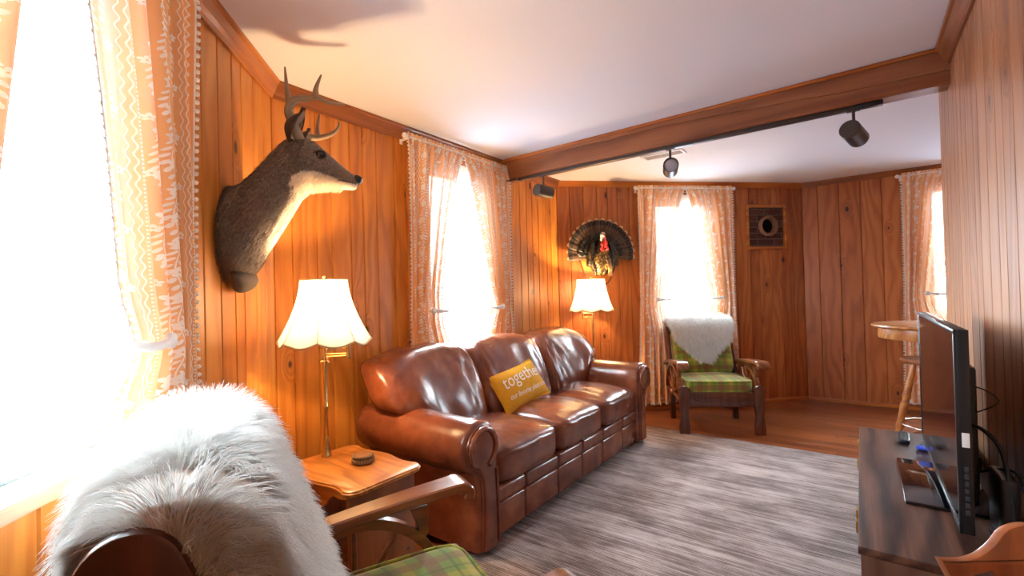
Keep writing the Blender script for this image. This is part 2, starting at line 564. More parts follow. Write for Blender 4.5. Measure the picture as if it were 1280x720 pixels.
M['breast'] = mk_irid('bronze breast feathers', (.030, .016, .008), (.26, .15, .02), (.008, .008, .008))
M['wing'] = mk_irid('dark wing feathers', (.020, .028, .020), (.055, .040, .022), (.006, .007, .010))
M['turkey_head'] = plain('pale blue turkey head', (.60, .52, .56), .5, bump=.5, bscale=120)
M['wattle'] = plain('red wattle', (.62, .035, .03), .4, bump=.5, bscale=150)
M['beard'] = plain('tan beard bristles', (.34, .20, .09), .8, bump=.6)

def mk_brick():
    m = Mat('old brick')
    x, y, z = m.coord()
    bh, bw = .068, .20
    row = (z/bh).floor()
    xs = x + (row*.5).fract()*bw
    fx = (xs/bw).fract(); fz = (z/bh).fract()
    mort = ((fx-.5).abs()).ss(.45, .48).max(((fz-.5).abs()).ss(.38, .44))
    r = m.white(m.vec((xs/bw).floor(), row, 0.0))
    n = m.noise(m.vec(x, y, z), 40, 4)
    c = m.mix(r, (.075, .030, .022), (.12, .050, .036))
    c = m.mix(n.ss(.45, .7)*.5, c, (.055, .03, .026))
    c = m.mix(mort*.8, c, m.mix(n, (.11, .08, .07), (.20, .16, .145)))
    return m.done(m.bsdf(c, .9, 0, .2, m.bump(n*.4-mort, .8, .01)))
M['brick'] = mk_brick()
M['clay'] = plain('clay flue', (.24, .115, .065), .85, bump=.4, bscale=60)
M['dull_black'] = plain('dull_black', (.004, .004, .004), .95)

def mk_mustard():
    m = Mat('mustard cotton')
    x, y, z = m.coord()
    wv = m.noise(m.vec(x*500.0, z*60.0, y*60.0), 1, 2)*.5+m.noise(m.vec(x*60.0, z*500.0, y*60.0), 1, 2)*.5
    c = m.mix(wv.ss(.35, .65), (.55, .25, .012), (.72, .36, .025))
    return m.done(m.bsdf(c, .85, 0, .2, m.bump(wv, .3, .002)))
M['mustard'] = mk_mustard()
def mk_ticking():
    m = Mat('striped backing')
    x, y, z = m.coord()
    s = ((z*2*pi/.0095).sin())*.5+.5
    c = m.mix(s.ss(.55, .75), (.78, .75, .70), (.20, .20, .20))
    return m.done(m.bsdf(c, .9))
M['ticking'] = mk_ticking()
M['ink'] = plain('white print', (.88, .84, .74), .8)
M['coaster_side'] = plain('coaster bark', (.16, .085, .035), .7, bump=.7, bscale=90)
M['coaster_top'] = wood('coaster top', (.34, .17, .07), (.24, .105, .04), (.12, .05, .02), 'x', 3)

# ------------------------------------------------------------------ camera
cam = bpy.data.cameras.new('camera'); co = bpy.data.objects.new('camera', cam); COL.objects.link(co)
F = 583.3; HC = 1.30
cam.sensor_width = 36; cam.lens = 36*F/1280; cam.clip_start = .02; cam.clip_end = 100
yw, pt, rl = R(8.19), R(.6), R(-1.49)
fw = Vector((sin(yw)*cos(pt), cos(yw)*cos(pt), sin(pt))); rt = Vector((cos(yw), -sin(yw), 0)); up = rt.cross(fw)
r2 = rt*cos(rl)+up*sin(rl); u2 = -rt*sin(rl)+up*cos(rl)
co.matrix_world = Matrix(((r2.x, u2.x, -fw.x, 0), (r2.y, u2.y, -fw.y, 0), (r2.z, u2.z, -fw.z, HC), (0, 0, 0, 1)))
scene.camera = co

# ------------------------------------------------------------------ room shell
ZC = 2.465
P_A = (-.9, -.36)                 # start of left wall
P_B = (-.9, 2.645)                # left / back-left corner
P_C = (1.19, 4.80)                # back-left / back corner
P_D = (4.06, 4.80)                # back / back-right corner
P_E = (5.90, 2.96)
P_F = (5.90, .2)
P_G = (2.805, 2.265)              # free end of the right wall
P_H = (-.36, -.90)

def panel_wall(name, p0, p1, mat, holes=(), seed=1, wmin=.085, wmax=.17, label='', over=0):
    rnd = random.Random(seed)
    L = hypot(p1[0]-p0[0], p1[1]-p0[1]); rz = atan2(p1[1]-p0[1], p1[0]-p0[0])
    us = [0]
    while us[-1] < L-wmax: us.append(us[-1]+rnd.uniform(wmin, wmax))
    us[-1:] = [L] if L-us[-1] < wmin*.6 else [us[-1], L]
    bm = bmesh.new(); lay = bm.faces.layers.float.new('rnd')
    d, c = .009, .006
    def quad(a, b, c_, d_, r):
        f = bm.faces.new([bm.verts.new(q) for q in (a, b, c_, d_)]); f[lay] = r
    for a, b in zip(us, us[1:]):
        r = rnd.random()
        cuts = sorted({a, b} | {h for H in holes for h in H[:2] if a < h < b})
        for s, e in zip(cuts, cuts[1:]):
            mid = (s+e)/2
            zs = [0.]
            for H in sorted(holes, key=lambda q: q[2]):
                if H[0] < mid < H[1]: zs += [H[2], H[3]]
            zs.append(ZC)
            for z0, z1 in zip(zs[0::2], zs[1::2]):
                s1 = s+c if s == a else s; e1 = e-c if e == b else e
                quad((s1, 0, z0), (e1, 0, z0), (e1, 0, z1), (s1, 0, z1), r)
                if s == a: quad((s, d, z0), (s1, 0, z0), (s1, 0, z1), (s, d, z1), r)
                if e == b: quad((e1, 0, z0), (e, d, z0), (e, d, z1), (e1, 0, z1), r)
                quad((e, .12, z0), (s, .12, z0), (s, .12, z1), (e, .12, z1), r)
    for x in (0, L):
        quad((x, .12, 0), (x, 0, 0), (x, 0, ZC), (x, .12, ZC), .3)
    me = bpy.data.meshes.new(name); bm.to_mesh(me); bm.free()
    o = link(name, me, mat, None, 0)
    o.location = (*p0, 0); o.rotation_euler = (0, 0, rz)
    struct(o, label, 'wall')
    return o, L, rz

def W(p0, rz, u, off=0, z=0):
    """point on a wall frame: u along, off into the room"""
    return Vector((p0[0]+u*cos(rz)+off*sin(rz), p0[1]+u*sin(rz)-off*cos(rz), z))

WZ0, WZ1 = .905, 2.26
def uw(p0, q): return hypot(q[0]-p0[0], q[1]-p0[1])
# windows as (u0, u1) on their walls
yl0 = .36                          # wall_left local u = y + .36
hole1 = (.80+yl0, 1.46+yl0, WZ0, WZ1)
wl, L1, rz1 = panel_wall('wall_left', P_A, P_B, M['pine'], [hole1], 3, .09, .15, 'knotty honey pine board wall with the nearest window')
hole2 = (1.13, 1.80, WZ0, WZ1)
wbl, L2, rz2 = panel_wall('wall_back_left', P_B, P_C, M['pine'], [hole2], 8, .09, .15, 'knotty honey pine board wall behind the sofa')
hole3 = (2.27-P_C[0], 2.95-P_C[0], WZ0, WZ1)
fx0, fx1, fz0, fz1 = 3.375, 3.84, 1.735, 2.205
holef = (fx0-P_C[0], fx1-P_C[0], fz0, fz1)
wb, L3, rz3 = panel_wall('wall_back', P_C, P_D, M['pine_shaded'], [hole3, holef], 12, .11, .17, 'pine board wall at the far end with turkey mount and flue')
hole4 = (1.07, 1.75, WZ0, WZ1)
wbr, L4, rz4 = panel_wall('wall_back_right', P_D, P_E, M['pine_shaded'], [hole4], 21, .14, .22, 'angled pine board wall right of the flue')
wsr, L5, rz5 = panel_wall('wall_alcove', P_E, P_F, M['pine_shaded'], [], 22, .12, .2, 'pine board wall at the side of the bar table nook')
panel_wall('wall_alcove_front', P_F, (P_G[0]+.0849, P_G[1]-.0849), M['pine_shaded'], [], 23, .12, .2, 'pine board wall behind the right wall')
wr, L6, rz6 = panel_wall('wall_right', P_G, P_H, M['pine_daylit'], [], 31, .09, .17, 'pine board wall beside the television, daylight painted in')
panel_wall('wall_near', P_H, P_A, M['pine'], [], 33, .1, .16, 'pine board wall behind the camera')

def poly_slab(name, pts, z0, z1, mat, rz=0, label='', cat=''):
    Mi = Matrix.Rotation(-rz, 4, 'Z')
    b = MB(); b.prism([tuple((Mi @ Vector((x, y, 0)))[:2]) for x, y in pts], z0, z1, 'z')
    o = b.build(name, mat, None, 0); o.rotation_euler = (0, 0, rz)
    return struct(o, label, cat)
def outset(pts, d):
    c = Vector((sum(p[0] for p in pts)/len(pts), sum(p[1] for p in pts)/len(pts)))
    return [tuple(Vector(p)+(Vector(p)-c).normalized()*d) for p in pts]
ROOM = outset([P_A, P_B, P_C, P_D, P_E, P_F, P_H], .14)
poly_slab('floor', ROOM, -.1, 0, M['floor'], R(-45), 'red-brown narrow board floor', 'floor')
poly_slab('ceiling', ROOM, ZC, ZC+.1, M['ceiling'], 0, 'plain white ceiling', 'ceiling')

def strip(name, p0, p1, prof, mat, e0=0, e1=0, label='', cat='trim'):
    """prof in (off into room, z), run along a wall, ends mitred by shift per unit of off"""
    L = hypot(p1[0]-p0[0], p1[1]-p0[1]); rz = atan2(p1[1]-p0[1], p1[0]-p0[0])
    b = MB()
    b.rings([[(e0*o, -o, z) for o, z in prof], [(L+e1*o, -o, z) for o, z in prof]])
    bmesh.ops.recalc_face_normals(b.bm, faces=b.bm.faces[:])
    o = b.build(name, mat, None, 0); o.location = (*p0, 0); o.rotation_euler = (0, 0, rz)
    return struct(o, label, cat)
CR = [(0, ZC-.085), (.012, ZC-.087), (.018, ZC-.070), (.030, ZC-.055), (.044, ZC-.02), (.055, ZC-.014), (.058, ZC-.001), (0, ZC-.001)]
CR2 = [(0, ZC-.055), (.012, ZC-.057), (.018, ZC-.045), (.032, ZC-.012), (.040, ZC-.010), (.042, ZC-.001), (0, ZC-.001)]
BB = [(0, .001), (.016, .001), (.016, .028), (.010, .036), (0, .038)]
t = tan(R(22.5))
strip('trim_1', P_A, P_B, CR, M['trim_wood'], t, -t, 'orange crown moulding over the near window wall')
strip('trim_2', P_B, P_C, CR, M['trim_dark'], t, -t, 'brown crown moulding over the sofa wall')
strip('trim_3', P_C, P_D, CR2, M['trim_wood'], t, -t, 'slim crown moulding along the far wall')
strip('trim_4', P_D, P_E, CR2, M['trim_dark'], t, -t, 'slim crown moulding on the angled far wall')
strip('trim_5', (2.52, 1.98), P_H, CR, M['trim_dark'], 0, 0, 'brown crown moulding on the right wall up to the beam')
strip('baseboard_left', P_A, P_B, BB, M['trim_wood'], t, -t, 'thin pine baseboard', 'baseboard')
strip('baseboard_back_left', P_B, P_C, BB, M['trim_wood'], t, -t, 'thin pine baseboard', 'baseboard')
strip('baseboard_back', P_C, P_D, BB, M['trim_wood'], t, -t, 'thin pine baseboard along the far wall', 'baseboard')
strip('baseboard_back_right', P_D, P_E, BB, M['trim_wood'], t, -t, 'thin pine baseboard on the angled wall', 'baseboard')

# beam: near face runs from the sofa wall to the right wall
BD = Vector((.683, -.7306, 0)); BN = Vector((.7306, .683, 0))
bz = atan2(BD.y, BD.x)
B0 = Vector((.53, 4.07, 0)) - BD*.085
BL = 2.985
def beam():
    o = thing('ceiling_beam', 'long hand-hewn brown timber beam crossing the ceiling', 'beam', B0, bz)
    b = MB()
    n = 40
    rings = []
    for i in range(n+1):
        u = BL*i/n
        w = .006*noise.noise((u*2.3, 1, 0)); w2 = .006*noise.noise((u*2.1, 5, 0))
        y0, y1, z0, z1 = 0+w, .135, 2.285+w2, ZC-.03
        rings.append([(u, y0+.012, z0), (u, y1-.012, z0), (u, y1, z0+.012), (u, y1, z1), (u, y0, z1), (u, y0+w*.3, z0+.012)])
    b.rings(rings)
    b.build('timber', M['beam_wood'], o, 30)
    # upper lap board, its split line widening to the right
    b = MB()
    rings = []
    for i in range(n+1):
        u = BL*i/n; h = .012+.075*sstep(.45, 1, i/n)+.004*noise.noise((u*5, 0, 3))
        rings.append([(u, -.012, ZC-.03-h), (u, .01, ZC-.034-h), (u, .01, ZC-.016), (u, -.016, ZC-.018)])
    b.rings(rings); b.build('lap_board', M['beam_wood'], o, 30)
    b = MB(); b.box(.02, BL-.05, -.032, .15, ZC-.020, ZC-.002, .003)
    b.build('cover_strip', M['trim_wood'], o)
    return o
beam()

M['dark_rail'] = plain('grey green metal rail', (.10, .16, .17), .4)
# windows ---------------------------------------------------------------
def window(name, p0, rz, hole, label):
    u0, u1, z0, z1 = hole
    o = thing(name, label, 'window', (*p0, 0), rz); o['kind'] = 'structure'
    b = MB()
    # jambs and head (white) inside the hole; wall runs y 0..0.12
    for a, c in ((u0, u0+.02), (u1-.02, u1)): b.box(a, c, -.005, .13, z0, z1, .002)
    b.box(u0, u1, -.005, .13, z1-.02, z1, .002); b.box(u0, u1, .0, .13, z0, z0+.02, .002)
    # casing on the wall
    for a, c in ((u0-.06, u0+.005), (u1-.005, u1+.06)): b.box(a, c, -.018, 0.004, z0-.02, z1+.06, .004)
    b.box(u0-.06, u1+.06, -.018, .004, z1-.005, z1+.065, .004)
    b.build('window_frame', M['white_paint'], o)
    b = MB()
    za, zb, y = z0+.02, z1-.02, .075
    for a, c in ((u0+.02, u0+.045), (u1-.045, u1-.02)): b.box(a, c, y-.015, y+.015, za, zb, .003)
    b.box(u0+.0455, u1-.0455, y-.0148, y+.0148, za, za+.028, .002); b.box(u0+.0455, u1-.0455, y-.0148, y+.0148, zb-.03, zb, .002)
    b.build('sash', M['white_paint'], o)
    g = MB(); g.box(u0+.045, u1-.045, y-.003, y+.003, za+.028, zb-.03, 0); g.build('glass_pane', M['glass'], o, 0)
    b = MB(); b.box(u0+.02, u1-.02, .020, .030, z0+.0205, z0+.028, .001); b.build('screen_rail', M['dark_rail'], o)
    b = MB(); b.box(u0-.09, u1+.09, -.022, .05, z0-.010, z0+.004, .004); b.build('window_stool', M['white_paint'], o)
    b = MB(); b.box(u0-.08, u1+.08, -.018, .004, z0-.046, z0-.010, .003)
    b.build('apron_board', M['sill_wood'], o)
    # sky light comes through the opening
    ld = bpy.data.lights.new(name+' portal', 'AREA'); ld.shape = 'RECTANGLE'; ld.size = u1-u0; ld.size_y = z1-z0
    ld.cycles.is_portal = True
    lo = bpy.data.objects.new(name+'_portal', ld); COL.objects.link(lo); lo.parent = o
    lo.location = ((u0+u1)/2, .14, (z0+z1)/2); lo.rotation_euler = (R(-90), 0, 0)
    return o
window('window_1', P_A, rz1, hole1, 'bright sash window in the near left wall')
window('window_2', P_B, rz2, hole2, 'bright sash window behind the sofa')
window('window_3', P_C, rz3, hole3, 'bright sash window in the far wall behind the armchair')
window('window_4', P_D, rz4, hole4, 'bright sash window at the far right by the bar table')

# ------------------------------------------------------------------ curtains
def curtain(p0, rz, ua, ub, ut, label, ztop=2.385, ztie=1.19, zbot=.09, folds=5, seed=0, group='tied-back printed curtains', flare=.11):
    """ua: outer edge at the casing, ub: inner edge on the rod, ut: inner edge at the tie"""
    o = thing('curtain', label, 'curtain', (*p0, 0), rz, group)
    sg = 1 if ub > ua else -1
    nu, nv = 150, 70
    rnd = random.Random(seed); ph = rnd.random()*6
    Wc = .64*abs(ub-ua)/.52
    def pos(s, t):
        z = ztop+.03+(zbot-ztop-.03)*t
        if z > ztie:
            k = min(1, max(0, (ztop-z)/(ztop-ztie)))
            ui = ub+(ut-ub)*(k**.75)
        else:
            k = (ztie-z)/(ztie-zbot)
            ui = ut+sg*flare*sstep(0, .35, k)
        uo = ua - sg*.02*sstep(.4, 1, t)
        wid = (ui-uo)
        top = sstep(ztop-.10, ztop-.02, z)
        tie = exp(-((z-ztie)/.09)**2)
        sp = s+.018*sin(2*pi*s*folds*.5+ph)+.01*sin(t*5+s*9)
        u = uo+wid*sp
        A = .026+.008*sin(t*4+ph)-.012*tie
        fold = A*sin(2*pi*folds*s+ph+.5*sin(t*3+ph))+.010*sin(2*pi*folds*2.3*s+1.3*t*4+ph)
        fold = lerp(fold, .010*sin(2*pi*folds*3.2*s+ph), top)
        y = -.075+fold-.03*tie*s
        y = min(y, -.028)
        return Vector((u, y, z))
    me = bpy.data.meshes.new('fabric')
    vs = []; uv = []
    for i in range(nu+1):
        for j in range(nv+1):
            s, t_ = i/nu, j/nv
            vs.append(pos(s, t_)); uv.append((s*Wc, t_*2.35))
    fs = [(i*(nv+1)+j, (i+1)*(nv+1)+j, (i+1)*(nv+1)+j+1, i*(nv+1)+j+1) for i in range(nu) for j in range(nv)]
    me.from_pydata(vs, [], fs)
    ul = me.uv_layers.new(name='UVMap')
    for l in me.loops: ul.data[l.index].uv = uv[l.vertex_index]
    link('fabric', me, M['curtain'], o, 180)
    b = MB()
    # pompom fringe: outer edge, hem, and the inner edge
    n = 85
    for k in range(n):
        t_ = .02+.97*k/(n-1)
        p = pos(0, t_); b.ico(p+Vector((-sg*.013, -.004, rnd.uniform(-.004, .004))), .0085, 1)
    for k in range(n):
        t_ = .02+.97*k/(n-1)
        p = pos(1, t_); b.ico(p+Vector((sg*.012, 0, 0)), .0075, 1)
    for k in range(24):
        p = pos((k+.5)/24, 1); b.ico(p+Vector((0, 0, -.014)), .0085, 1)
    b.tube([pos(0, k/40)+Vector((-sg*.003, 0, 0)) for k in range(41)], .004, 6)
    b.tube([pos(1, k/40)+Vector((sg*.003, 0, 0)) for k in range(41)], .004, 6)
    b.tube([pos(k/40, 1)+Vector((0, 0, -.003)) for k in range(41)], .004, 6)
    f = b.build('pompom_fringe', M['pom'], o); f['label'] = 'white pompom fringe'
    return o
def rod(p0, rz, u0, u1, label, z=2.385):
    o = thing('curtain_rod', label, 'curtain rod', (*p0, 0), rz, 'white curtain rods')
    b = MB(); b.tube([(u0, -.075, z), (u1, -.075, z)], .009, 12); b.build('rod', M['white_plastic'], o)
    for u, s in ((u0, -1), (u1, 1)):
        b = MB(); b.ball((u+s*.018, -.075, z), .021); b.lathe([(.008, 0), (.013, .004), (.013, .010), (.008, .014)], 12, Matrix.Translation((u+s*-.004, -.075, z)) @ Matrix.Rotation(s*pi/2, 4, 'Y'))
        b.build('finial', M['white_plastic'], o)
        b = MB(); b.box(u-s*.01-.008, u-s*.01+.008, -.085, 0, z-.018, z-.006, .002); b.box(u-s*.01-.012, u-s*.01+.012, -.006, 0, z-.04, z+.02, .002)
        b.build('bracket', M['white_plastic'], o)
    return o
def holdback(p0, rz, u, sg, label, z=1.19):
    """white hook: rose on the wall, stem out through the cloth edge, arm sweeping over it; sg towards the window"""
    o = thing('curtain_holdback', label, 'curtain holdback', (*p0, 0), rz, 'white curtain holdbacks')
    b = MB(); b.tube([(u, 0, z), (u, -.004, z), (u, -.12, z)], [.022, .012, .008], 12); b.build('stem', M['white_plastic'], o)
    b = MB(); b.lathe([(.0, -.012), (.018, -.012), (.024, -.004), (.022, .006), (.010, .012), (0, .013)], 20, Matrix.Translation((u, -.125, z)) @ Matrix.Rotation(pi/2, 4, 'X'))
    b.build('knob', M['white_plastic'], o)
    b = MB(); pts = bez([(u, -.118, z), (u+sg*.05, -.135, z-.006), (u+sg*.11, -.135, z-.008), (u+sg*.155, -.115, z+.0), (u+sg*.165, -.085, z+.01)], 6)
    b.tube(pts, [.009]*len(pts), 10, sc=(1, 1.4)); b.build('arm', M['white_plastic'], o)
    return o

def dressed(p0, rz, uc, half, tie, labels, seed, zbot=.09, folds=5):
    out = []
    if labels[0]: out.append(curtain(p0, rz, uc-half, uc-.005, uc-half+tie, labels[0], seed=seed, zbot=zbot, folds=folds, flare=.0 if seed == 1 else .11))
    if labels[1]: out.append(curtain(p0, rz, uc+half, uc+.005, uc+half-tie, labels[1], seed=seed+1, zbot=zbot, folds=folds))
    rod(p0, rz, uc-half-.015, uc+half+.015, labels[2])
    if labels[3]: holdback(p0, rz, uc-half+tie*.62, 1, labels[3])
    if labels[4]: holdback(p0, rz, uc+half-tie*.62, -1, labels[4])
dressed(P_A, rz1, 1.135+yl0, .55, .37, ('orange floral curtain at the left edge of the nearest window', 'orange floral curtain on the right of the nearest window', 'white curtain rod over the nearest window', None, 'large white hook tying back the nearest right-hand curtain'), 1)
dressed(P_B, rz2, 1.455, .555, .25, ('left orange curtain of the window behind the sofa', 'right orange curtain of the window behind the sofa, by the beam', 'white curtain rod over the window behind the sofa', 'white hook on the left curtain behind the sofa', 'white hook on the right curtain behind the sofa'), 5)
dressed(P_C, rz3, 2.605-P_C[0], .535, .26, ('left orange curtain of the far wall window, beside the turkey', 'right orange curtain of the far wall window, nearest the flue', 'white curtain rod over the far wall window', 'white hook on the curtain beside the turkey', 'white hook on the curtain nearest the flue'), 9)
dressed(P_D, rz4, 1.41, .53, .26, ('orange curtain at the far right beside the bar table', 'right orange curtain of the bar table window', 'white curtain rod over the bar table window', 'white hook on the curtain beside the bar table', None), 14)

# ------------------------------------------------------------------ rug
def rug():
    b = MB()
    Lx, Ly = 1.71, 3.86/1.414213562
    # local x along the streaks (away from the sofa), local y along the sofa
    def fn(u, v):
        x = u*Lx; y = v*Ly
        e = min(u, 1-u)*Lx; f = min(v, 1-v)*Ly
        return (x, y, .009*min(1, min(e, f)/.006+.0))
    b.box(0, Lx, 0, Ly, 0.0005, .009, .003)
    o = b.build('area_rug', M['rug'], None, 40)
    # corner at x-y=-2.45, x+y=2.2
    s0 = 2.2; d0 = -2.45
    o.location = ((s0+d0)/2, (s0-d0)/2, 0); o.rotation_euler = (0, 0, R(-45))
    return tag(o, 'large taupe rug with dark streaks in front of the sofa', 'rug')
rug()
# ------------------------------------------------------------------ sofa
SOFA_RZ = R(45)
def sofa():
    o = thing('leather_sofa', 'brown leather three-seat sofa with rolled arms along the window wall', 'sofa', (.9005, 3.0305, 0), SOFA_RZ)
    LE = M['leather']
    b = MB(); b.box(-1.06, 1.06, .05, .85, .07, .30, .01); b.box(-1.04, 1.04, .62, .86, .10, .80, .05, 4)
    b.build('base_frame', LE, o)
    # front rail and skirt, quilted in sections
    xs = [-.935, -.66, -.31, 0, .31, .66, .935]
    b = MB()
    for a, c in zip(xs, xs[1:]): b.box(a+.001, c-.001, .012, .08, .215, .300, .022, 4)
    b.build('front_rail', LE, o)
    b = MB()
    for a, c in zip(xs, xs[1:]): b.box(a+.001, c-.001, .022, .08, .045, .212, .014, 3)
    b.build('front_panel', LE, o)
    # seat cushions
    for i, x in enumerate((-.613, 0, .613)):
        b = MB()
        def fn(c, n, i=i):
            w = .006*noise.noise((c.x*6+i*9, c.y*3, 1))+.007*noise.noise((c.x*18+i*5, c.y*4, 4))
            w += .010*max(0, noise.noise((c.x*11+c.y*4+i*3, c.y*2.4, 8)))
            f = max(0, -n[1])**2
            return (c.x, c.y-.012*f+w*.4*f, c.z+w-.010*f*max(0, n[2]))
        b.puff(.312, .315, .105, 6, 30, .034, None, fn)
        b.build('seat_cushion', LE, o, 180, 0, Matrix.Translation((x, .312, .400)))
    # back cushions
    for i, x in enumerate((-.79, 0, .79)):
        side = (-1, 0, 1)[i]
        b = MB()
        def fn(c, n, i=i, side=side):
            z = c.z; x_ = c.x
            gx = x_+(-.79, 0, .79)[i]
            zt = (c.z+.27)/.54
            # outer halves rest on the arms
            lift = .205*sstep(.84, 1.0, abs(gx))*(1-zt)
            z = c.z+lift
            # crown: rounder corners at the outer ends
            out = sstep(.85, 1.19, abs(gx))
            z -= .030*out*zt*zt
            y = c.y+.20*(zt-.5)
            front = max(0, -n[1])
            w = .015*noise.noise((c.x*13+i*7+c.z*3, c.z*3.0, 2))+.010*noise.noise((c.x*26+c.z*7+i, c.z*5, 5))-.012*max(0, .55-abs(noise.noise((c.x*17-c.z*5+i*3, c.z*4, 3)))*4)
            w += .012*max(0, noise.noise((c.x*9-c.z*6+i*4, c.z*5, 9)))
            y += -.030*front*sin(pi*min(1, max(0, zt)))+w*front*(.4+.6*zt)
            z += w*.5*max(0, n[2])
            return (x_, y, z)
        b.puff(.402, .135, .282, 4.2, 36, 0, None, fn)
        c = b.build('back_cushion', LE, o, 180, 0, Matrix.Translation((x, .655, .700)))
    # arms
    def outline(k=0.):
        p = [(.0+k, .05), (.0+k, .30), (.002+k, .43)]
        for a in range(198, -76, -12):
            p.append((.135+(.132-k)*cos(R(a)), .548+(.132-k)*sin(R(a))))
        p += [(.168-k, .40), (.160-k, .30), (.165-k, .15), (.175-k, .05)]
        return p
    for s in (-1, 1):
        b = MB(); rings = []
        for y, k in ((.000, .020), (.006, .008), (.02, .001), (.05, .004), (.075, -.002), (.11, .001), (.3, 0), (.55, -.002), (.70, 0), (.83, .002), (.85, .02)):
            rings.append([(s*(.92+q[0]), y+.01*(1 if 0 < y < .83 else 0)*noise.noise((j*.3, y*3, 0)), q[1]+.004*noise.noise((q[0]*9, y*4, q[1]*9+s))) for j, q in enumerate(outline(k))])
        b.rings(rings); bmesh.ops.recalc_face_normals(b.bm, faces=b.bm.faces[:])
        arm = b.build('arm', LE, o, 60)
        # front facing: narrower panel with its own welt
        b = MB(); rings = []
        for y, k in ((.012, .030), (-.010, .032), (-.018, .040), (-.020, .050)):
            rings.append([(s*(.92+q[0]), y, q[1]) for q in outline(k)])
        b.rings(rings); bmesh.ops.recalc_face_normals(b.bm, faces=b.bm.faces[:])
        b.build('arm_facing', LE, arm, 50)
        b = MB(); b.tube([(s*(.92+q[0]), -.006, q[1]) for q in outline(.026)], .006, 8); b.build('welt', LE, arm)
        # pleated roll round the scroll, and the groove that curls into it
        b = MB()
        pl = [(s*(.92+.135+.094*cos(R(a))), -.020, .548+.094*sin(R(a))) for a in range(250, -60, -10)]
        b.tube(pl, [.012+.003*(i % 2) for i in range(len(pl))], 8)
        b.build('pleated_roll', LE, arm, 60)
        b = MB(); pl = bez([(s*(.92+.03), -.022, .06), (s*(.92+.034), -.022, .25), (s*(.92+.040), -.022, .36), (s*(.92+.043), -.022, .43)], 6)
        b.tube(pl, [.007]*len(pl), 8); b.build('inner_welt', LE, arm)
    for x, y, z0 in ((-1.0, .12, .0095), (1.0, .12, .0095), (-1.0, .78, 0.0), (1.0, .78, 0.)):
        b = MB(); b.lathe([(.0, z0), (.028, z0), (.036, .03), (.038, .075), (0, .075)], 16, Matrix.Translation((x, y, 0))); b.build('foot', M['chair_dark'], o)
    return o
sofa()

def text_mesh(body, size, shear=0, extrude=0):
    cu = bpy.data.curves.new('lettering', 'FONT'); cu.body = body; cu.size = size; cu.shear = shear
    cu.align_x = 'CENTER'; cu.align_y = 'CENTER'; cu.resolution_u = 3
    to = bpy.data.objects.new('lettering', cu); COL.objects.link(to)
    dg = bpy.context.evaluated_depsgraph_get(); dg.update()
    me = bpy.data.meshes.new_from_object(to.evaluated_get(dg))
    bpy.data.objects.remove(to)
    return me

def pillow():
    """local x along the sofa, local z up the face, -y is the printed face"""
    hx, hz, th = .255, .145, .058
    sl = R(-33)
    o = thing('throw_pillow', 'mustard yellow oblong pillow with white lettering on the brown sofa', 'pillow')
    o.matrix_world = Matrix.Translation((.575, 3.235, .520)) @ Matrix.Rotation(SOFA_RZ-R(6), 4, 'Z') @ Matrix.Rotation(sl, 4, 'X') @ Matrix.Rotation(R(-8), 4, 'Y')
    cz = .15
    def surf(x, z, sgn):
        a = 1-abs(x/hx)**2.6; c = 1-abs(z/hz)**2.6
        d = th*max(0, a)**.55*max(0, c)**.55
        pinch = 1-.05*(1-abs(z/hz)**2)*abs(x/hx)**3
        pz = 1-.07*(1-abs(x/hx)**2)*abs(z/hz)**3
        return Vector((x*pinch, sgn*d + .004*noise.noise((x*14, z*14, sgn)), z*pz+cz))
    def face(sgn):
        b = MB(); b.grid(lambda u, v: surf((u*2-1)*hx, (v*2-1)*hz, sgn), 36, 24); return b
    b = face(-1); f = b.build('front_cover', M['mustard'], o, 180)
    b = face(1); f = b.build('back_cover', M['ticking'], o, 180); f['label'] = 'grey and white striped back cover'
    b = MB()
    ed = [(-hx, -hz), (hx, -hz), (hx, hz), (-hx, hz)]
    pts = []
    for (x0, z0), (x1, z1) in zip(ed, ed[1:]+ed[:1]):
        for k in range(12): pts.append(surf(lerp(x0, x1, k/12), lerp(z0, z1, k/12), 0))
    b.tube(pts, .005, 6, loop=True); b.build('piping', M['mustard'], o)
    for body, size, zc, sh, arch, nm in (('together', .135, .190, 0.12, .010, 'upper_lettering'), ('our favorite place to be', .056, .090, .38, -.004, 'lower_lettering')):
        me = text_mesh(body, size, sh)
        bm = bmesh.new(); bm.from_mesh(me)
        bmesh.ops.triangulate(bm, faces=bm.faces[:])
        bmesh.ops.subdivide_edges(bm, edges=[e for e in bm.edges if e.calc_length() > .012], cuts=2)
        xs = [v.co.x for v in bm.verts]; k = min(1, .44/(max(xs)-min(xs)))
        for v in bm.verts:
            x, z = v.co.x*k+.024, v.co.y*.95+zc-cz+arch*(1-(v.co.x*k/.2)**2)
            p = surf(x, z, -1); v.co = p+Vector((0, -.0022, 0))
        me2 = bpy.data.meshes.new(nm); bm.to_mesh(me2); bm.free()
        t_ = link(nm, me2, M['ink'], o, 0)
        t_['label'] = 'white lettering'
    return o
pillow()

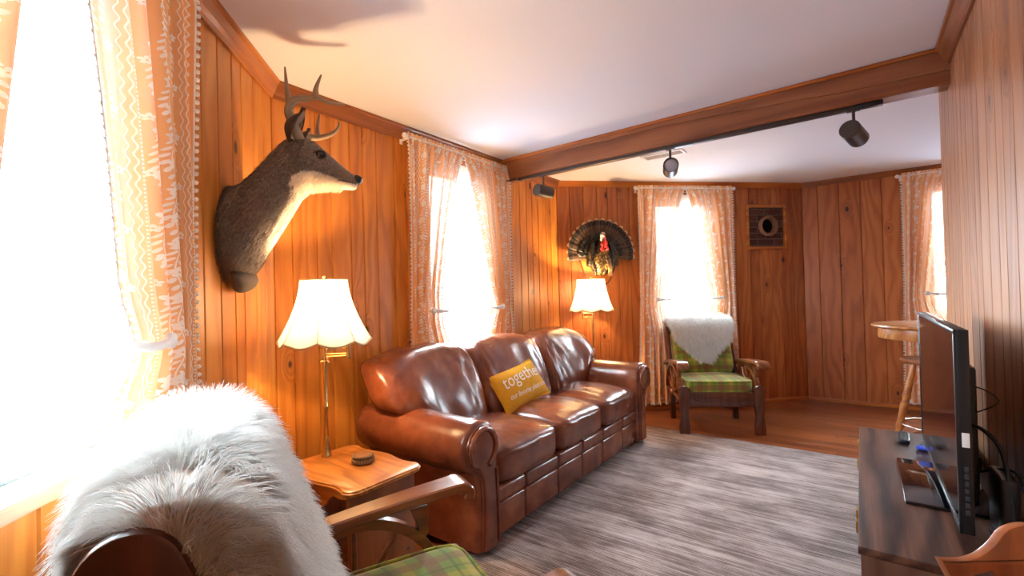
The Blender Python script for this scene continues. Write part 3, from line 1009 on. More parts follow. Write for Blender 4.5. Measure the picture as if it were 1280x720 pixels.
# ------------------------------------------------------------------ wagon-wheel armchairs
def armchair(label, loc, rz):
    o = thing('armchair', label, 'armchair', loc, rz, 'wagon-wheel armchairs')
    Wd, DK = M['chair_wood'], M['chair_dark']
    # front legs: wavy boards
    for s in (-1, 1):
        out = []
        prof = [(.0, .044), (.05, .046), (.10, .040), (.16, .031), (.22, .036), (.28, .042), (.34, .043), (.395, .043)]
        L_ = [(-w, z) for z, w in prof]; Rr = [(w, z) for z, w in prof]
        top = [(.043*cos(R(a)), .395+.036*sin(R(a))) for a in range(15, 180, 15)]
        out = [(x+s*.318, z) for x, z in Rr+top+list(reversed(L_))]
        b = MB(); b.prism(out, -.405, -.355, 'y', .008); b.build('leg', DK, o, 35)
    for s in (-1, 1):
        b = MB(); b.box(s*.30-.024, s*.30+.024, .14, .185, 0, .42, .006); b.build('leg', DK, o)
    # apron with routed medallion
    b = MB(); b.box(-.29, .29, -.392, -.362, .245, .375, .006)
    b.build('apron', DK, o)
    b = MB()
    for sx in (-1, 1):
        pts = bez([(sx*.02, -.394, .312), (sx*.09, -.394, .335), (sx*.16, -.394, .325), (sx*.245, -.394, .312), (sx*.16, -.394, .297), (sx*.09, -.394, .287), (sx*.02, -.394, .312)], 8)
        b.tube(pts, .005, 6)
    b.build('apron_carving', DK, o)
    for s in (-1, 1):
        b = MB(); b.box(s*.292-.014, s*.292+.014, -.36, .16, .27, .36, .005); b.build('side_rail', DK, o)
    # cushions
    b = MB()
    def fn(c, n): return (c.x, c.y, c.z+.006*noise.noise((c.x*5, c.y*5, 0))-.02*(c.y+.3))
    b.puff(.285, .30, .068, 9, 14, .016, None, fn)
    sc = b.build('seat_cushion', M['plaid'], o, 180, 0, Matrix.Translation((0, -.085, .405)))
    b = MB()
    for zz in (.060, -.060):
        pts = []
        for a in range(48):
            q = 2*pi*a/48; cx, sx = cos(q), sin(q)
            k = (abs(cx)**9+abs(sx)**9)**(1/9)
            x, y = .283*cx/k, .298*sx/k
            pts.append((x, y-.085, .405+zz-.02*(y+.3)))
        b.tube(pts, .005, 6, loop=True)
    b.build('cushion_welt', M['plaid'], sc)
    tilt = -atan2(.20, .50)
    b = MB(); b.puff(.275, .06, .29, 9, 14, 0, None, lambda c, n: (c.x, c.y-.018*(1-n[0]**2)*(1-n[2]**2)*(1 if n[1] < 0 else 0), c.z))
    b.build('back_cushion', M['plaid'], o, 180, 0, Matrix.Translation((0, .215, .715)) @ Matrix.Rotation(tilt, 4, 'X'))
    # back: side boards with rounded tops, rails and slats
    MT = Matrix.Translation((0, .222, .712)) @ Matrix.Rotation(tilt, 4, 'X')
    for s in (-1, 1):
        pts = [(.01, -.36), (.11, -.36), (.135, -.10), (.145, .16)]
        pts += [(.075+.070*cos(R(a)), .215+.07*sin(R(a))) for a in range(0, 181, 12)]
        pts += [(.005, .16)]
        b = MB(); b.prism(pts, s*.305-.016, s*.305+.016, 'x', .007, MT); b.build('back_post', DK, o, 35)
    for z in (-.30, .19):
        b = MB(); b.box(-.29, .29, .07, .098, z-.035, z+.035, .006, 2, MT); b.build('back_rail', DK, o)
    for x in (-.18, -.06, .06, .18):
        b = MB(); b.box(x-.028, x+.028, .076, .092, -.27, .16, .004, 2, MT); b.build('back_slat', DK, o)
    # arms: broad boards, rolled over at the front
    for s in (-1, 1):
        path = bez([(.27, .535), (.14, .575), (-.02, .600), (-.20, .618), (-.36, .630), (-.415, .632), (-.440, .615), (-.437, .592)], 6)
        rings = []
        m = len(path)
        for i, p in enumerate(path):
            t_ = i/(m-1)
            w = .030+.020*sstep(0, .7, t_)
            d = (path[min(i+1, m-1)]-path[max(i-1, 0)]).normalized(); nx, nz = d.y, -d.x
            th = .016+.004*sstep(.5, 1, t_)
            r_ = []
            cb = .005
            for ex, ez in ((w, th-cb), (w-cb, th), (-w+cb, th), (-w, th-cb), (-w, -th+cb), (-w+cb, -th), (w-cb, -th), (w, -th+cb)):
                r_.append((s*.335+ex, p.x+nx*ez, p.y+nz*ez))
            rings.append(r_)
        b = MB(); b.rings(rings); bmesh.ops.recalc_face_normals(b.bm, faces=b.bm.faces[:])
        b.build('armrest', Wd, o, 32)
        # half wagon wheel under the arm
        hub = Vector((s*.335, -.06, .315))
        rim = [(s*.335, -.06+.275*cos(R(a)), .315+.262*sin(R(a))) for a in range(0, 181, 9)]
        rings = []
        for i, p in enumerate(rim):
            p = Vector(p); d = (p-hub).normalized()
            rings.append([p+Vector((sx*.017, 0, 0))+d*sr*.016 for sx, sr in ((-1, -1), (1, -1), (1, 1), (-1, 1))])
        b = MB(); b.rings(rings); bmesh.ops.recalc_face_normals(b.bm, faces=b.bm.faces[:])
        wh = b.build('wheel_rim', Wd, o, 35)
        b = MB(); b.lathe([(0, -.035), (.020, -.035), (.034, -.018), (.034, .018), (.020, .035), (0, .035)], 18, Matrix.Translation(hub) @ Matrix.Rotation(pi/2, 4, 'Y')); b.build('hub', Wd, wh)
        for a in (25, 57, 90, 123, 155):
            b = MB(); b.tube([hub+Vector((0, cos(R(a))*q, sin(R(a))*q)) for q in (.02, .08, .16, .255)], [.007, .011, .009, .007], 10); b.build('spoke', Wd, wh)
        b = MB(); b.box(s*.335-.012, s*.335+.012, -.36, .19, .288, .312, .004); b.build('wheel_base', Wd, wh)
        b = MB(); b.prism([(-.30, .588), (-.30, .50), (-.275, .47), (-.262, .53), (-.24, .588)], s*.335-.016, s*.335+.016, 'x', .003); b.build('arm_bracket', Wd, o, 35)
    return o
CH1 = ((-.242, 1.207, 0), R(110.5))
CH2 = ((2.495, 4.206, 0), R(-14.9))
armchair('near plaid armchair with a dark rounded back post, beside the oak side table', *CH1)
armchair('far plaid armchair standing in front of the far wall window', *CH2)

def fleece(label, loc, rz, path, wtab, nstr, length, rad, seed, rag=.03, droop=.02, near=1.):
    o = thing('sheepskin', label, 'sheepskin', loc, rz, 'white sheepskins')
    rnd = random.Random(seed)
    P = bez([(0, y, z) for y, z in path], 8)
    acc = [0]
    for a, b_ in zip(P, P[1:]): acc.append(acc[-1]+(b_-a).length)
    Lp = acc[-1]
    def at(t):
        d = t*Lp
        for i in range(len(acc)-1):
            if d <= acc[i+1] or i == len(acc)-2:
                k = (d-acc[i])/(acc[i+1]-acc[i]); p = P[i].lerp(P[i+1], k); tg = (P[i+1]-P[i]).normalized()
                return p, tg, Vector((0, -tg.z, tg.y))      # outward normal
    tops = max(range(len(P)), key=lambda i: P[i].z); ttop = acc[tops]/Lp
    def wid(t, s): return interp(wtab, t)*(1+rag*2*noise.noise((t*6, s*3, seed)))
    def base(t, s):
        p, tg, n = at(t)
        x = wid(t, s)*s*(lerp(1.06, near, sstep(.66, .78, t)) if s < 0 and near < 1 else 1)
        sag = droop*abs(s)**3*(1-abs(t-ttop))
        if near < 1 and s < -.72:
            e = (abs(s)-.72)/.28
            k = sstep(.05, .22, t)*(1-sstep(.70, .80, t))
            sag += (.10+.10*sstep(.4, .6, t))*e*k; x = lerp(x, -max(.302, wid(t, -.72)*.76), k)
        return Vector((x, p.y, p.z))+n*(.010*noise.noise((x*8, t*8, seed))+.006)-Vector((0, 0, sag)), tg, n
    nu, nv = 24, 44
    b = MB(); rings = []
    for j in range(nv+1):
        t = j/nv
        fr = [base(t, s/nu*2-1) for s in range(nu+1)]
        rings.append([p for p, _, n in fr]+[p-n*.008 for p, _, n in reversed(fr)])
    b.rings(rings); bmesh.ops.recalc_face_normals(b.bm, faces=b.bm.faces[:])
    b.build('hide', M['fleece_skin'], o, 180)
    vs = []; fs = []
    seg = 5
    for k in range(nstr):
        t = rnd.random(); s = rnd.uniform(-1, 1)
        # bias towards rims
        rim = rnd.random() < .22
        if rim: s = copysign(1-rnd.random()*.04, s)
        if rnd.random() < .05: t = rnd.choice((0, 1))*1.0; t = abs(t-rnd.random()*.02)
        p, tg, n = base(t, s)
        flow = tg*(1 if t > ttop else -1)*min(1, abs(t-ttop)*6+.15)
        cx = noise.noise((p.x*9, t*14, seed+3)); cy = noise.noise((p.x*9, t*14, seed+8))
        side = Vector((s*abs(s)**3*(1.6 if rim else .8)+cx*1.1+rnd.gauss(0, .16), 0, 0))
        d = (n*(.95+.4*rnd.random())*(.4 if rim else 1)+flow*(.6+.6*cy)+side+Vector((0, rnd.gauss(0, .1), rnd.gauss(0, .1)))).normalized()
        Ls = length*(.65+.6*rnd.random()+.3*cy)
        post = near < 1 and s < -.7 and .76 < t < .95
        if post: Ls *= .6; d = (n*.7+flow*.6+Vector((-.9, 0, .1))).normalized()
        q = Vector(p); pts = [q.copy()]
        curl = rnd.gauss(0, .5)
        cl = Vector((noise.noise((p.x*26, t*40, 1)), noise.noise((p.x*26, t*40, 5)), 0))
        for i in range(1, seg):
            d = (d+Vector((0, 0, -.05 if post else -.20-(.34 if rim else 0)))+flow*.10+cl*.42+Vector((curl*.22, rnd.gauss(0, .07), 0))).normalized()
            q = q+d*Ls/(seg-1); pts.append(q.copy())
        if near < 1 and any(-.335 < q_.x < -.28 and q_.y > .235+(q_.z-.712)*.4 and q_.z < .95 for q_ in pts[1:]): continue
        a = d.cross(n)
        if a.length < 1e-3: a = Vector((1, 0, 0))
        a.normalize(); c = d.cross(a).normalized()
        v0 = len(vs)
        for i, p_ in enumerate(pts):
            r = rad*(1-.8*i/(seg-1))
            for j in range(3):
                an = 2*pi*j/3; vs.append(p_+a*cos(an)*r+c*sin(an)*r)
        for i in range(seg-1):
            for j in range(3):
                e = (j+1) % 3
                fs.append((v0+i*3+j, v0+i*3+e, v0+i*3+3+e, v0+i*3+3+j))
    me = bpy.data.meshes.new('wool'); me.from_pydata(vs, [], fs)
    w_ = link('wool', me, M['fleece'], o, 180)
    w_['kind'] = 'stuff'
    return o
fleece('long-haired white sheepskin draped over the near armchair back', *CH1,
       [(.035, .48), (.075, .62), (.125, .76), (.175, .89), (.225, .975), (.295, 1.015), (.375, 1.005), (.43, .955), (.45, .87), (.445, .78)],
       [(0, .24), (.10, .275), (.25, .29), (.5, .295), (.75, .285), (.92, .23), (1, .15)], 50000, .076, .0011, 4, .03, .035, .93)
fleece('white sheepskin hanging in a point over the far armchair back', *CH2,
       [(.045, .60), (.09, .73), (.135, .85), (.18, .935), (.25, .985), (.34, 1.0), (.43, .97), (.465, .89), (.46, .80)],
       [(0, .03), (.10, .11), (.28, .25), (.40, .285), (.52, .31), (.8, .29), (1, .15)], 11000, .050, .0018, 11)

# ------------------------------------------------------------------ side table, lamp, coasters
ST = Vector((-.43, 2.17, 0)); ST_RZ = R(-45); TZ = .552
def side_table():
    o = thing('side_table', 'honey oak side table with scalloped edges between near armchair and sofa', 'side table', ST, ST_RZ)
    hx, hy = .268, .192
    pts = []
    N = 24
    def wav(k): return .009*sin(k*2*pi*2.0)
    r = .05
    # long edges wavy, corners rounded
    def corner(cx, cy, a0):
        return [(cx+r*cos(R(a0+a)), cy+r*sin(R(a0+a))) for a in range(0, 91, 15)]
    def edge(x0, x1, y, s):
        return [(lerp(x0, x1, k/N), y+s*(.010*cos((k/N-.5)*2*pi*1.5)-.010*0-.004)) for k in range(1, N)]
    pts += corner(hx-r, hy-r, 0)+edge(hx-r, -hx+r, hy, 1)+corner(-hx+r, hy-r, 90)
    pts += corner(-hx+r, -hy+r, 180)+edge(-hx+r, hx-r, -hy, -1)+corner(hx-r, -hy+r, 270)
    b = MB()
    rings = []
    for z, k in ((TZ-.026, .010), (TZ-.022, .003), (TZ-.010, 0), (TZ-.007, .005), (TZ-.002, .006), (TZ, .010)):
        rings.append([(x*(1-k/hx), y*(1-k/hy), z) for x, y in pts])
    b.rings(rings); bmesh.ops.recalc_face_normals(b.bm, faces=b.bm.faces[:])
    b.build('tabletop', M['table_wood'], o, 30)
    # plank end panels with scalloped edges
    for s in (-1, 1):
        out = [(-.165, .012), (-.165, .10), (-.150, .14), (-.165, .19), (-.165, TZ-.026), (.165, TZ-.026), (.165, .19), (.150, .14), (.165, .10), (.165, .012), (.09, .012), (.06, .05), (-.06, .05), (-.09, .012)]
        b = MB()
        x0 = s*.215
        b.prism(out, x0-.012, x0+.012, 'x', .006)
        p = b.build('end_panel', M['table_side'], o, 35)
        b = MB()
        for y, z in ((-.12, .44), (.12, .44), (-.12, .20), (.12, .20)): b.ball((x0+s*.012, y, z), .008, (.6, 1, 1), 10, 6)
        b.build('bolt_cap', M['antique'], p)
    for s in (-1, 1):
        # scalloped valance under each long edge
        b = MB()
        out = [(-.203, TZ-.027)]
        for k in range(33):
            u = k/32; out.append((-.203+.406*u, TZ-.045-.075*exp(-((u-.5)/.17)**2)-.012*abs(sin(u*pi*4))))
        out.append((.203, TZ-.027))
        b.prism(out, s*.150-.008, s*.150+.008, 'y'); b.build('valance', M['table_wood'], o, 35)
    b = MB(); b.box(-.204, .204, -.15, .15, .13, .148, .003); b.build('shelf', M['table_side'], o)
    for s in (-1, 1):
        b = MB(); b.box(-.204, .204, s*.152-.009, s*.152+.009, .215, .245, .004); b.build('stretcher', M['table_side'], o)
    for s in (-1, 1):
        # little wheel arch set in each long side
        rim = [(.13*cos(R(a)), s*.152, .148+.13*sin(R(a))) for a in range(0, 181, 12)]
        b = MB(); b.tube(rim, .011, 8)
        for a in (45, 90, 135): b.tube([(0, s*.152, .155), (.125*cos(R(a)), s*.152, .148+.125*sin(R(a)))], .007, 8)
        b.build('wheel_fretwork', M['table_side'], o)
    return o
side_table()

def lamp(label, loc, rz, zbase, zpole, zs0, zs1, floor, arm_dir=1, energy=30, rt=.105, rb=.209):
    """swing-arm lamp; shade between zs0 and zs1 above the pole"""
    o = thing('floor_lamp' if floor else 'table_lamp', label, 'lamp', loc, rz)
    BR = M['brass']
    h = zpole-zbase
    b = MB()
    if floor: b.lathe([(0, 0), (.135, 0), (.138, .010), (.125, .020), (.05, .030), (.022, .05), (.014, .075), (0, .08)], 40)
    else: b.lathe([(0, 0), (.024, 0), (.024, .005), (.020, .012), (.017, .05), (.013, .085), (.010, .10), (0, .10)], 28)
    b.build('base', BR, o)
    b = MB(); b.lathe([(.011, .06), (.011, h*.5), (.0115, h*.5+.004), (.0125, h*.5+.008), (.011, h*.5+.012), (.0125, h-.05), (.012, h-.01), (.021, h-.008), (.021, h), (.010, h+.004), (.009, h+.075), (.012, h+.078), (.0, h+.085)], 24); b.build('pole', BR, o)
    # swing arm: twin bars out to the elbow, single pair back to the stem
    ex = .105*arm_dir
    b = MB()
    for z in (h+.018, h+.060): b.tube([(0, 0, z), (ex, .012, z)], .0055, 10)
    for z in (h+.028, h+.070): b.tube([(ex, .012, z), (0.0, .028, z)], .0055, 10)
    b.lathe([(.0, h+.005), (.011, h+.005), (.011, h+.082), (0, h+.086)], 16, Matrix.Translation((ex, .012, 0)))
    b.lathe([(.0, h+.018), (.010, h+.018), (.010, h+.12), (.016, h+.13), (.018, h+.19), (0, h+.19)], 16, Matrix.Translation((0, .028, 0)))
    b.build('swing_arm', BR, o)
    c = (0, .028)
    z0, z1 = zs0-zbase, zs1-zbase
    b = MB(); b.lathe([(.0, 0), (.013, 0), (.016, .03), (.030, .06), (.033, .085), (.022, .11), (0, .118)], 20, Matrix.Translation((c[0], c[1], h+.19)))
    b.build('bulb', M['bulb'], o, 180)
    # bell shade: eight soft panels, scalloped hem, fine pleats
    Hs = z1-z0
    b = MB()
    nu, nv = 192, 18
    def sh(u, v, e=0):
        th = 2*pi*u
        t = v
        r = rt+(rb-rt)*(1-t)**1.65
        seg = (th*8/(2*pi)) % 1
        panel = abs(seg-.5)*2                      # 1 at a rib, 0 mid panel
        r *= 1-.05*(1-panel**2)*(1-t*.6)
        r += .0026*cos(th*80)*(1-t*.3)
        z = z0+Hs*t
        if t < .25: z += -.022*(sin(seg*pi))*(1-t/.25)
        return Vector((c[0]+(r+e)*cos(th), c[1]+(r+e)*sin(th), z))
    b.grid(lambda u, v: sh(u, v), nu, nv, True)
    s_ = b.build('shade', M['shade'], o, 180)
    b = MB()
    b.tube([sh(k/96, 0, .001) for k in range(96)], .005, 6, loop=True); b.tube([sh(k/64, 1, .001) for k in range(64)], .004, 6, loop=True)
    for k in range(8): b.tube([sh((k)/8, j/12, .0015) for j in range(13)], .0018, 5)
    b.build('shade_trim', M['shade_trim'], s_)
    b = MB()
    for a in range(3): b.tube([(c[0], c[1], z1-.012), (c[0]+(rt-.003)*cos(a*2.094), c[1]+(rt-.003)*sin(a*2.094), z1-.004)], .0022, 6)
    b.tube([(c[0], c[1], z1-.02), (c[0], c[1], z1+.012)], .004, 8); b.ball((c[0], c[1], z1+.016), .008)
    # harp that carries the shade
    hp = bez([(c[0], c[1]-.012, h+.185), (c[0], c[1]-.05, h+.24), (c[0], c[1]-.048, z1-.08), (c[0], c[1], z1-.015), (c[0], c[1]+.048, z1-.08), (c[0], c[1]+.05, h+.24), (c[0], c[1]+.012, h+.185)], 6)
    b.tube(hp, .0022, 6)
    b.build('shade_fitter', BR, s_)
    ld = bpy.data.lights.new('lamp light', 'POINT'); ld.energy = energy; ld.color = (1, .64, .31); ld.shadow_soft_size = .035
    lo = bpy.data.objects.new('lamp_light', ld); COL.objects.link(lo); lo.parent = o
    lo.location = (c[0], c[1], h+.30)
    return o
LAMP_E = 33
lamp('brass table lamp with a lit cream bell shade on the oak side table', (-.572, 2.318, TZ), R(5), TZ, 1.000, 1.098, 1.385, False, 1, LAMP_E)
lamp('lit brass floor lamp with cream bell shade behind the far sofa arm', (1.452, 4.49, 0), R(5), 0, 1.015, 1.118, 1.415, True, -1, LAMP_E, .138, .226)

def coaster_set():
    o = thing('coaster_set', 'small round stack of rope-edged wooden coasters on the oak side table', 'coasters', (-.384, 2.196, TZ), R(20))
    for k in range(3):
        b = MB(); z = k*.012
        b.lathe([(0, z+.0005), (.044, z+.0005), (.047, z+.004), (.047, z+.0085), (.044, z+.0118), (0, z+.0118)], 40); b.build('coaster', M['coaster_side'], o)
    b = MB(); b.lathe([(0, .0362), (.039, .0362), (.039, .037), (0, .037)], 36); c = b.build('top_disc', M['coaster_top'], o); c['label'] = 'reddish wood top disc'
    b = MB()
    for k in range(26):
        a = 2*pi*k/26; b.tube([(.0475*cos(a), .0475*sin(a), .006), (.0475*cos(a+.12), .0475*sin(a+.12), .020)], .004, 6)
    b.build('rope_band', M['antler'], o)
coaster_set()
# ------------------------------------------------------------------ deer head on the left wall
def deer():
    OX, OY, OZ = -.9, 2.15, 1.6
    o = thing('deer_mount', 'mounted white-tailed deer head with antlers on the left pine wall', 'deer mount', (OX, OY, OZ))
    sec = [((-.898, 1.790), (-.898, 1.400), .145, 0), ((-.875, 1.788), (-.880, 1.372), .165, 0), ((-.835, 1.806), (-.818, 1.412), .165, .05), ((-.79, 1.852), (-.765, 1.500), .148, .5),
           ((-.73, 1.923), (-.702, 1.595), .124, .8), ((-.69, 1.972), (-.655, 1.668), .104, .9), ((-.655, 2.002), (-.614, 1.735), .092, .9), ((-.60, 2.008), (-.576, 1.769), .088, .85),
           ((-.553, 1.990), (-.532, 1.777), .079, .85), ((-.503, 1.945), (-.486, 1.779), .060, .85), ((-.447, 1.890), (-.436, 1.778), .044, .85), ((-.398, 1.850), (-.394, 1.773), .035, .9), ((-.370, 1.830), (-.376, 1.781), .022, .9)]
    n = 24
    vs = []; bl = []; fs = []
    for i, (U, L, w, bw) in enumerate(sec):
        U = Vector((U[0], 0, U[1])); L = Vector((L[0], 0, L[1])); c = (U+L)/2; h = (U-L)/2
        for j in range(n):
            a = 2*pi*j/n
            ca, sa = cos(a), sin(a)
            wide = w*(1+.10*(-ca)*(1 if i < 6 else -.2))*(1-.12*max(0, ca)**3)
            if i in (8,): wide *= 1+.10*exp(-((ca-.35)/.3)**2)         # brow
            p = c+h*ca+Vector((0, wide*copysign(abs(sa)**.9, sa), 0))
            p += Vector((0, 0, .004*noise.noise((p.x*20, sa*4, ca*4)) if i < 6 else 0))
            vs.append((p.x-OX, p.y, p.z-OZ))
            lim = .34 if i >= 6 else .86
            bl.append(bw*sstep(lim-.25, lim+.25, -ca) + (.0 if i else 0))
    m = len(sec)
    for i in range(m-1):
        for j in range(n):
            k = (j+1) % n; fs.append((i*n+j, i*n+k, (i+1)*n+k, (i+1)*n+j))
    fs.append(tuple(range(n-1, -1, -1))); fs.append(tuple((m-1)*n+j for j in range(n)))
    me = bpy.data.meshes.new('head_and_neck'); me.from_pydata(vs, [], fs)
    at = me.attributes.new('belly', 'FLOAT', 'POINT')
    at.data.foreach_set('value', bl)
    bm = bmesh.new(); bm.from_mesh(me); bmesh.ops.recalc_face_normals(bm, faces=bm.faces[:]); bm.to_mesh(me); bm.free()
    link('head_and_neck', me, M['deer'], o, 180, 2)
    def D(x, y, z): return Vector((x-OX, y-OY, z-OZ))
    # short coat hairs along the throat, brisket and silhouette
    rnd = random.Random(3); hv = []; hf = []; hb = []
    for q in range(9000):
        i = min(m-3, int(rnd.random()**1.15*(m-3))); t = rnd.random(); a = rnd.random()*2*pi
        def P(i, t, a):
            U0, L0, w0, b0 = sec[i]; U1, L1, w1, b1 = sec[i+1]
            U = Vector((lerp(U0[0], U1[0], t), 0, lerp(U0[1], U1[1], t))); L = Vector((lerp(L0[0], L1[0], t), 0, lerp(L0[1], L1[1], t)))
            w = lerp(w0, w1, t); ca, sa = cos(a), sin(a); i_ = i
            wide = w*(1+.10*(-ca)*(1 if i < 6 else -.2))*(1-.12*max(0, ca)**3)
            lim = .34 if i >= 6 else .86
            return (U+L)/2+(U-L)/2*ca+Vector((0, wide*copysign(abs(sa)**.9, sa), 0)), lerp(b0, b1, t)*sstep(lim-.25, lim+.25, -ca)
        p, bb = P(i, t, a); pb, _ = P(i, max(0, t-.02)-.0, a) if t > .02 else P(i, t, a)
        c0 = Vector(((sec[i][0][0]+sec[i][1][0])/2, 0, (sec[i][0][1]+sec[i][1][1])/2))
        nrm = (p-c0); nrm.x *= .2; nrm.normalize()
        back = (Vector((-.7, 0, -.72))).normalized()
        d = (back+nrm*.22+Vector((rnd.gauss(0, .12), rnd.gauss(0, .12), rnd.gauss(0, .1)))).normalized()
        ln = (.016+.012*rnd.random())*(1.5 if (i < 5 and cos(a) < -.5) else 1)
        s_ = d.cross(nrm).normalized()*.0011
        p = p-nrm*.001
        v0 = len(hv)
        for v in (p-s_, p+s_, p+nrm*.0015, p+d*ln): hv.append((v.x-OX, v.y, v.z-OZ)); hb.append(bb)
        hf += [(v0, v0+1, v0+3), (v0+1, v0+2, v0+3), (v0+2, v0, v0+3)]
    me = bpy.data.meshes.new('coat_hair'); me.from_pydata(hv, [], hf)
    at = me.attributes.new('belly', 'FLOAT', 'POINT'); at.data.foreach_set('value', hb)
    hr = link('coat_hair', me, M['deer'], o, 180); hr['kind'] = 'stuff'
    # shaggy brisket tuft hanging at the wall
    b = MB()
    b.rings([[D(-.893, 2.15+w*sin(2*pi*j/14), 0).xy.to_3d()+Vector((dx+e*cos(2*pi*j/14), 0, z-OZ)) for j in range(14)] for z, w, e, dx in ((1.43, .12, .03, .03), (1.39, .115, .045, .045), (1.355, .09, .04, .04), (1.335, .05, .02, .03), (1.33, .015, .006, .025))])
    bt = b.build('brisket_tuft', M['ear_out'], o, 180, 1)
    # eyes, nose, mouth
    for s in (-1, 1):
        b = MB(); b.ball(D(-.516, 2.15+s*.062, 1.912), .0175, (1.15, .7, .9)); e = b.build('eye', M['eye'], o, 180)
        b = MB(); pts = [D(-.516+.024*cos(R(a)), 2.15+s*(.066-.004*cos(R(a))), 1.912+.017*sin(R(a))) for a in range(0, 360, 24)]
        b.tube(pts, .0042, 6, loop=True); b.build('eyelid', M['ear_out'], e)
        b = MB(); b.tube(bez([D(-.378, 2.15+s*.016, 1.798), D(-.40, 2.15+s*.030, 1.802), D(-.43, 2.15+s*.039, 1.808), D(-.448, 2.15+s*.041, 1.812)], 5), .0028, 6); b.build('mouth_line', M['deer_nose'], o)
    b = MB(); b.puff(.019, .022, .019, 3, 8, 0, Matrix.Translation(D(-.372, 2.15, 1.822)) @ Matrix.Rotation(R(30), 4, 'Y')); b.build('nose', M['deer_nose'], o, 180)
    # ears: cupped leaves
    for s in (-1, 1):
        base = D(-.622, 2.15+s*.066, 1.962); tip = D(-.555 if s < 0 else -.60, 2.15+s*.125, 2.085)
        ax = tip-base; Le = ax.length; ax.normalize()
        nn = Vector((.90, s*.22, -.1)); nn = (nn-ax*nn.dot(ax)).normalized(); side = ax.cross(nn).normalized()
        def ear(u, v, off):
            w = .040*(sin(pi*min(1, v*.92+.10))**.75)*(1-.25*v)
            if v > .97: w *= .3
            x = u*2-1
            return base+ax*(Le*v)+side*(w*x)+nn*(off-.052*(1-x*x)*sin(pi*min(.93, v+.12)))
        b = MB(); b.grid(lambda u, v: ear(u, v, 0), 12, 16); er = b.build('ear', M['ear_out'], o, 180)
        md = er.modifiers.new('t', 'SOLIDIFY'); md.thickness = .005
        b = MB(); b.grid(lambda u, v: ear(.08+.84*u, .06+.88*v, .0045), 12, 16); b.build('ear_lining', M['ear_in'], er, 180)
    # antlers
    def ant(pts, r0, r1, parent=None, name='antler'):
        p = bez([D(*q) for q in pts], 8); b = MB()
        n_ = len(p)
        b.tube([q+Vector((.002*noise.noise(q*40), .002*noise.noise(q*40+Vector((5, 0, 0))), 0)) for q in p], [lerp(r0, r1, (i/(n_-1))**1.1) for i in range(n_)], 10)
        return b
    a1 = ant([(-.606, 2.115, 1.985), (-.616, 2.075, 2.035), (-.626, 2.05, 2.076), (-.618, 2.045, 2.112), (-.590, 2.04, 2.130), (-.543, 2.035, 2.133), (-.512, 2.035, 2.139), (-.466, 2.045, 2.122), (-.403, 2.06, 2.121)], .0225, .005)
    for t_ in ([(-.618, 2.045, 2.105), (-.629, 2.043, 2.163), (-.637, 2.045, 2.265)], [(-.515, 2.036, 2.134), (-.513, 2.04, 2.18), (-.493, 2.045, 2.238)]):
        p = bez([D(*q) for q in t_], 8); a1.tube(p, [lerp(.0165, .003, i/(len(p)-1)) for i in range(len(p))], 8)
    a1.tube([D(-.61, 2.095, 2.01), D(-.585, 2.08, 2.045), D(-.575, 2.07, 2.075)], [.010, .006, .002], 8)
    a1.build('antler', M['antler'], o, 180)
    a2 = ant([(-.606, 2.185, 1.985), (-.610, 2.23, 2.02), (-.600, 2.262, 2.044), (-.559, 2.27, 2.047), (-.503, 2.27, 2.066), (-.474, 2.262, 2.092), (-.469, 2.255, 2.117)], .0205, .004)
    p = bez([D(-.566, 2.27, 2.048), D(-.570, 2.275, 2.099), D(-.558, 2.27, 2.158)], 8); a2.tube(p, [lerp(.014, .003, i/(len(p)-1)) for i in range(len(p))], 8)
    a2.build('antler', M['antler'], o, 180)
deer()

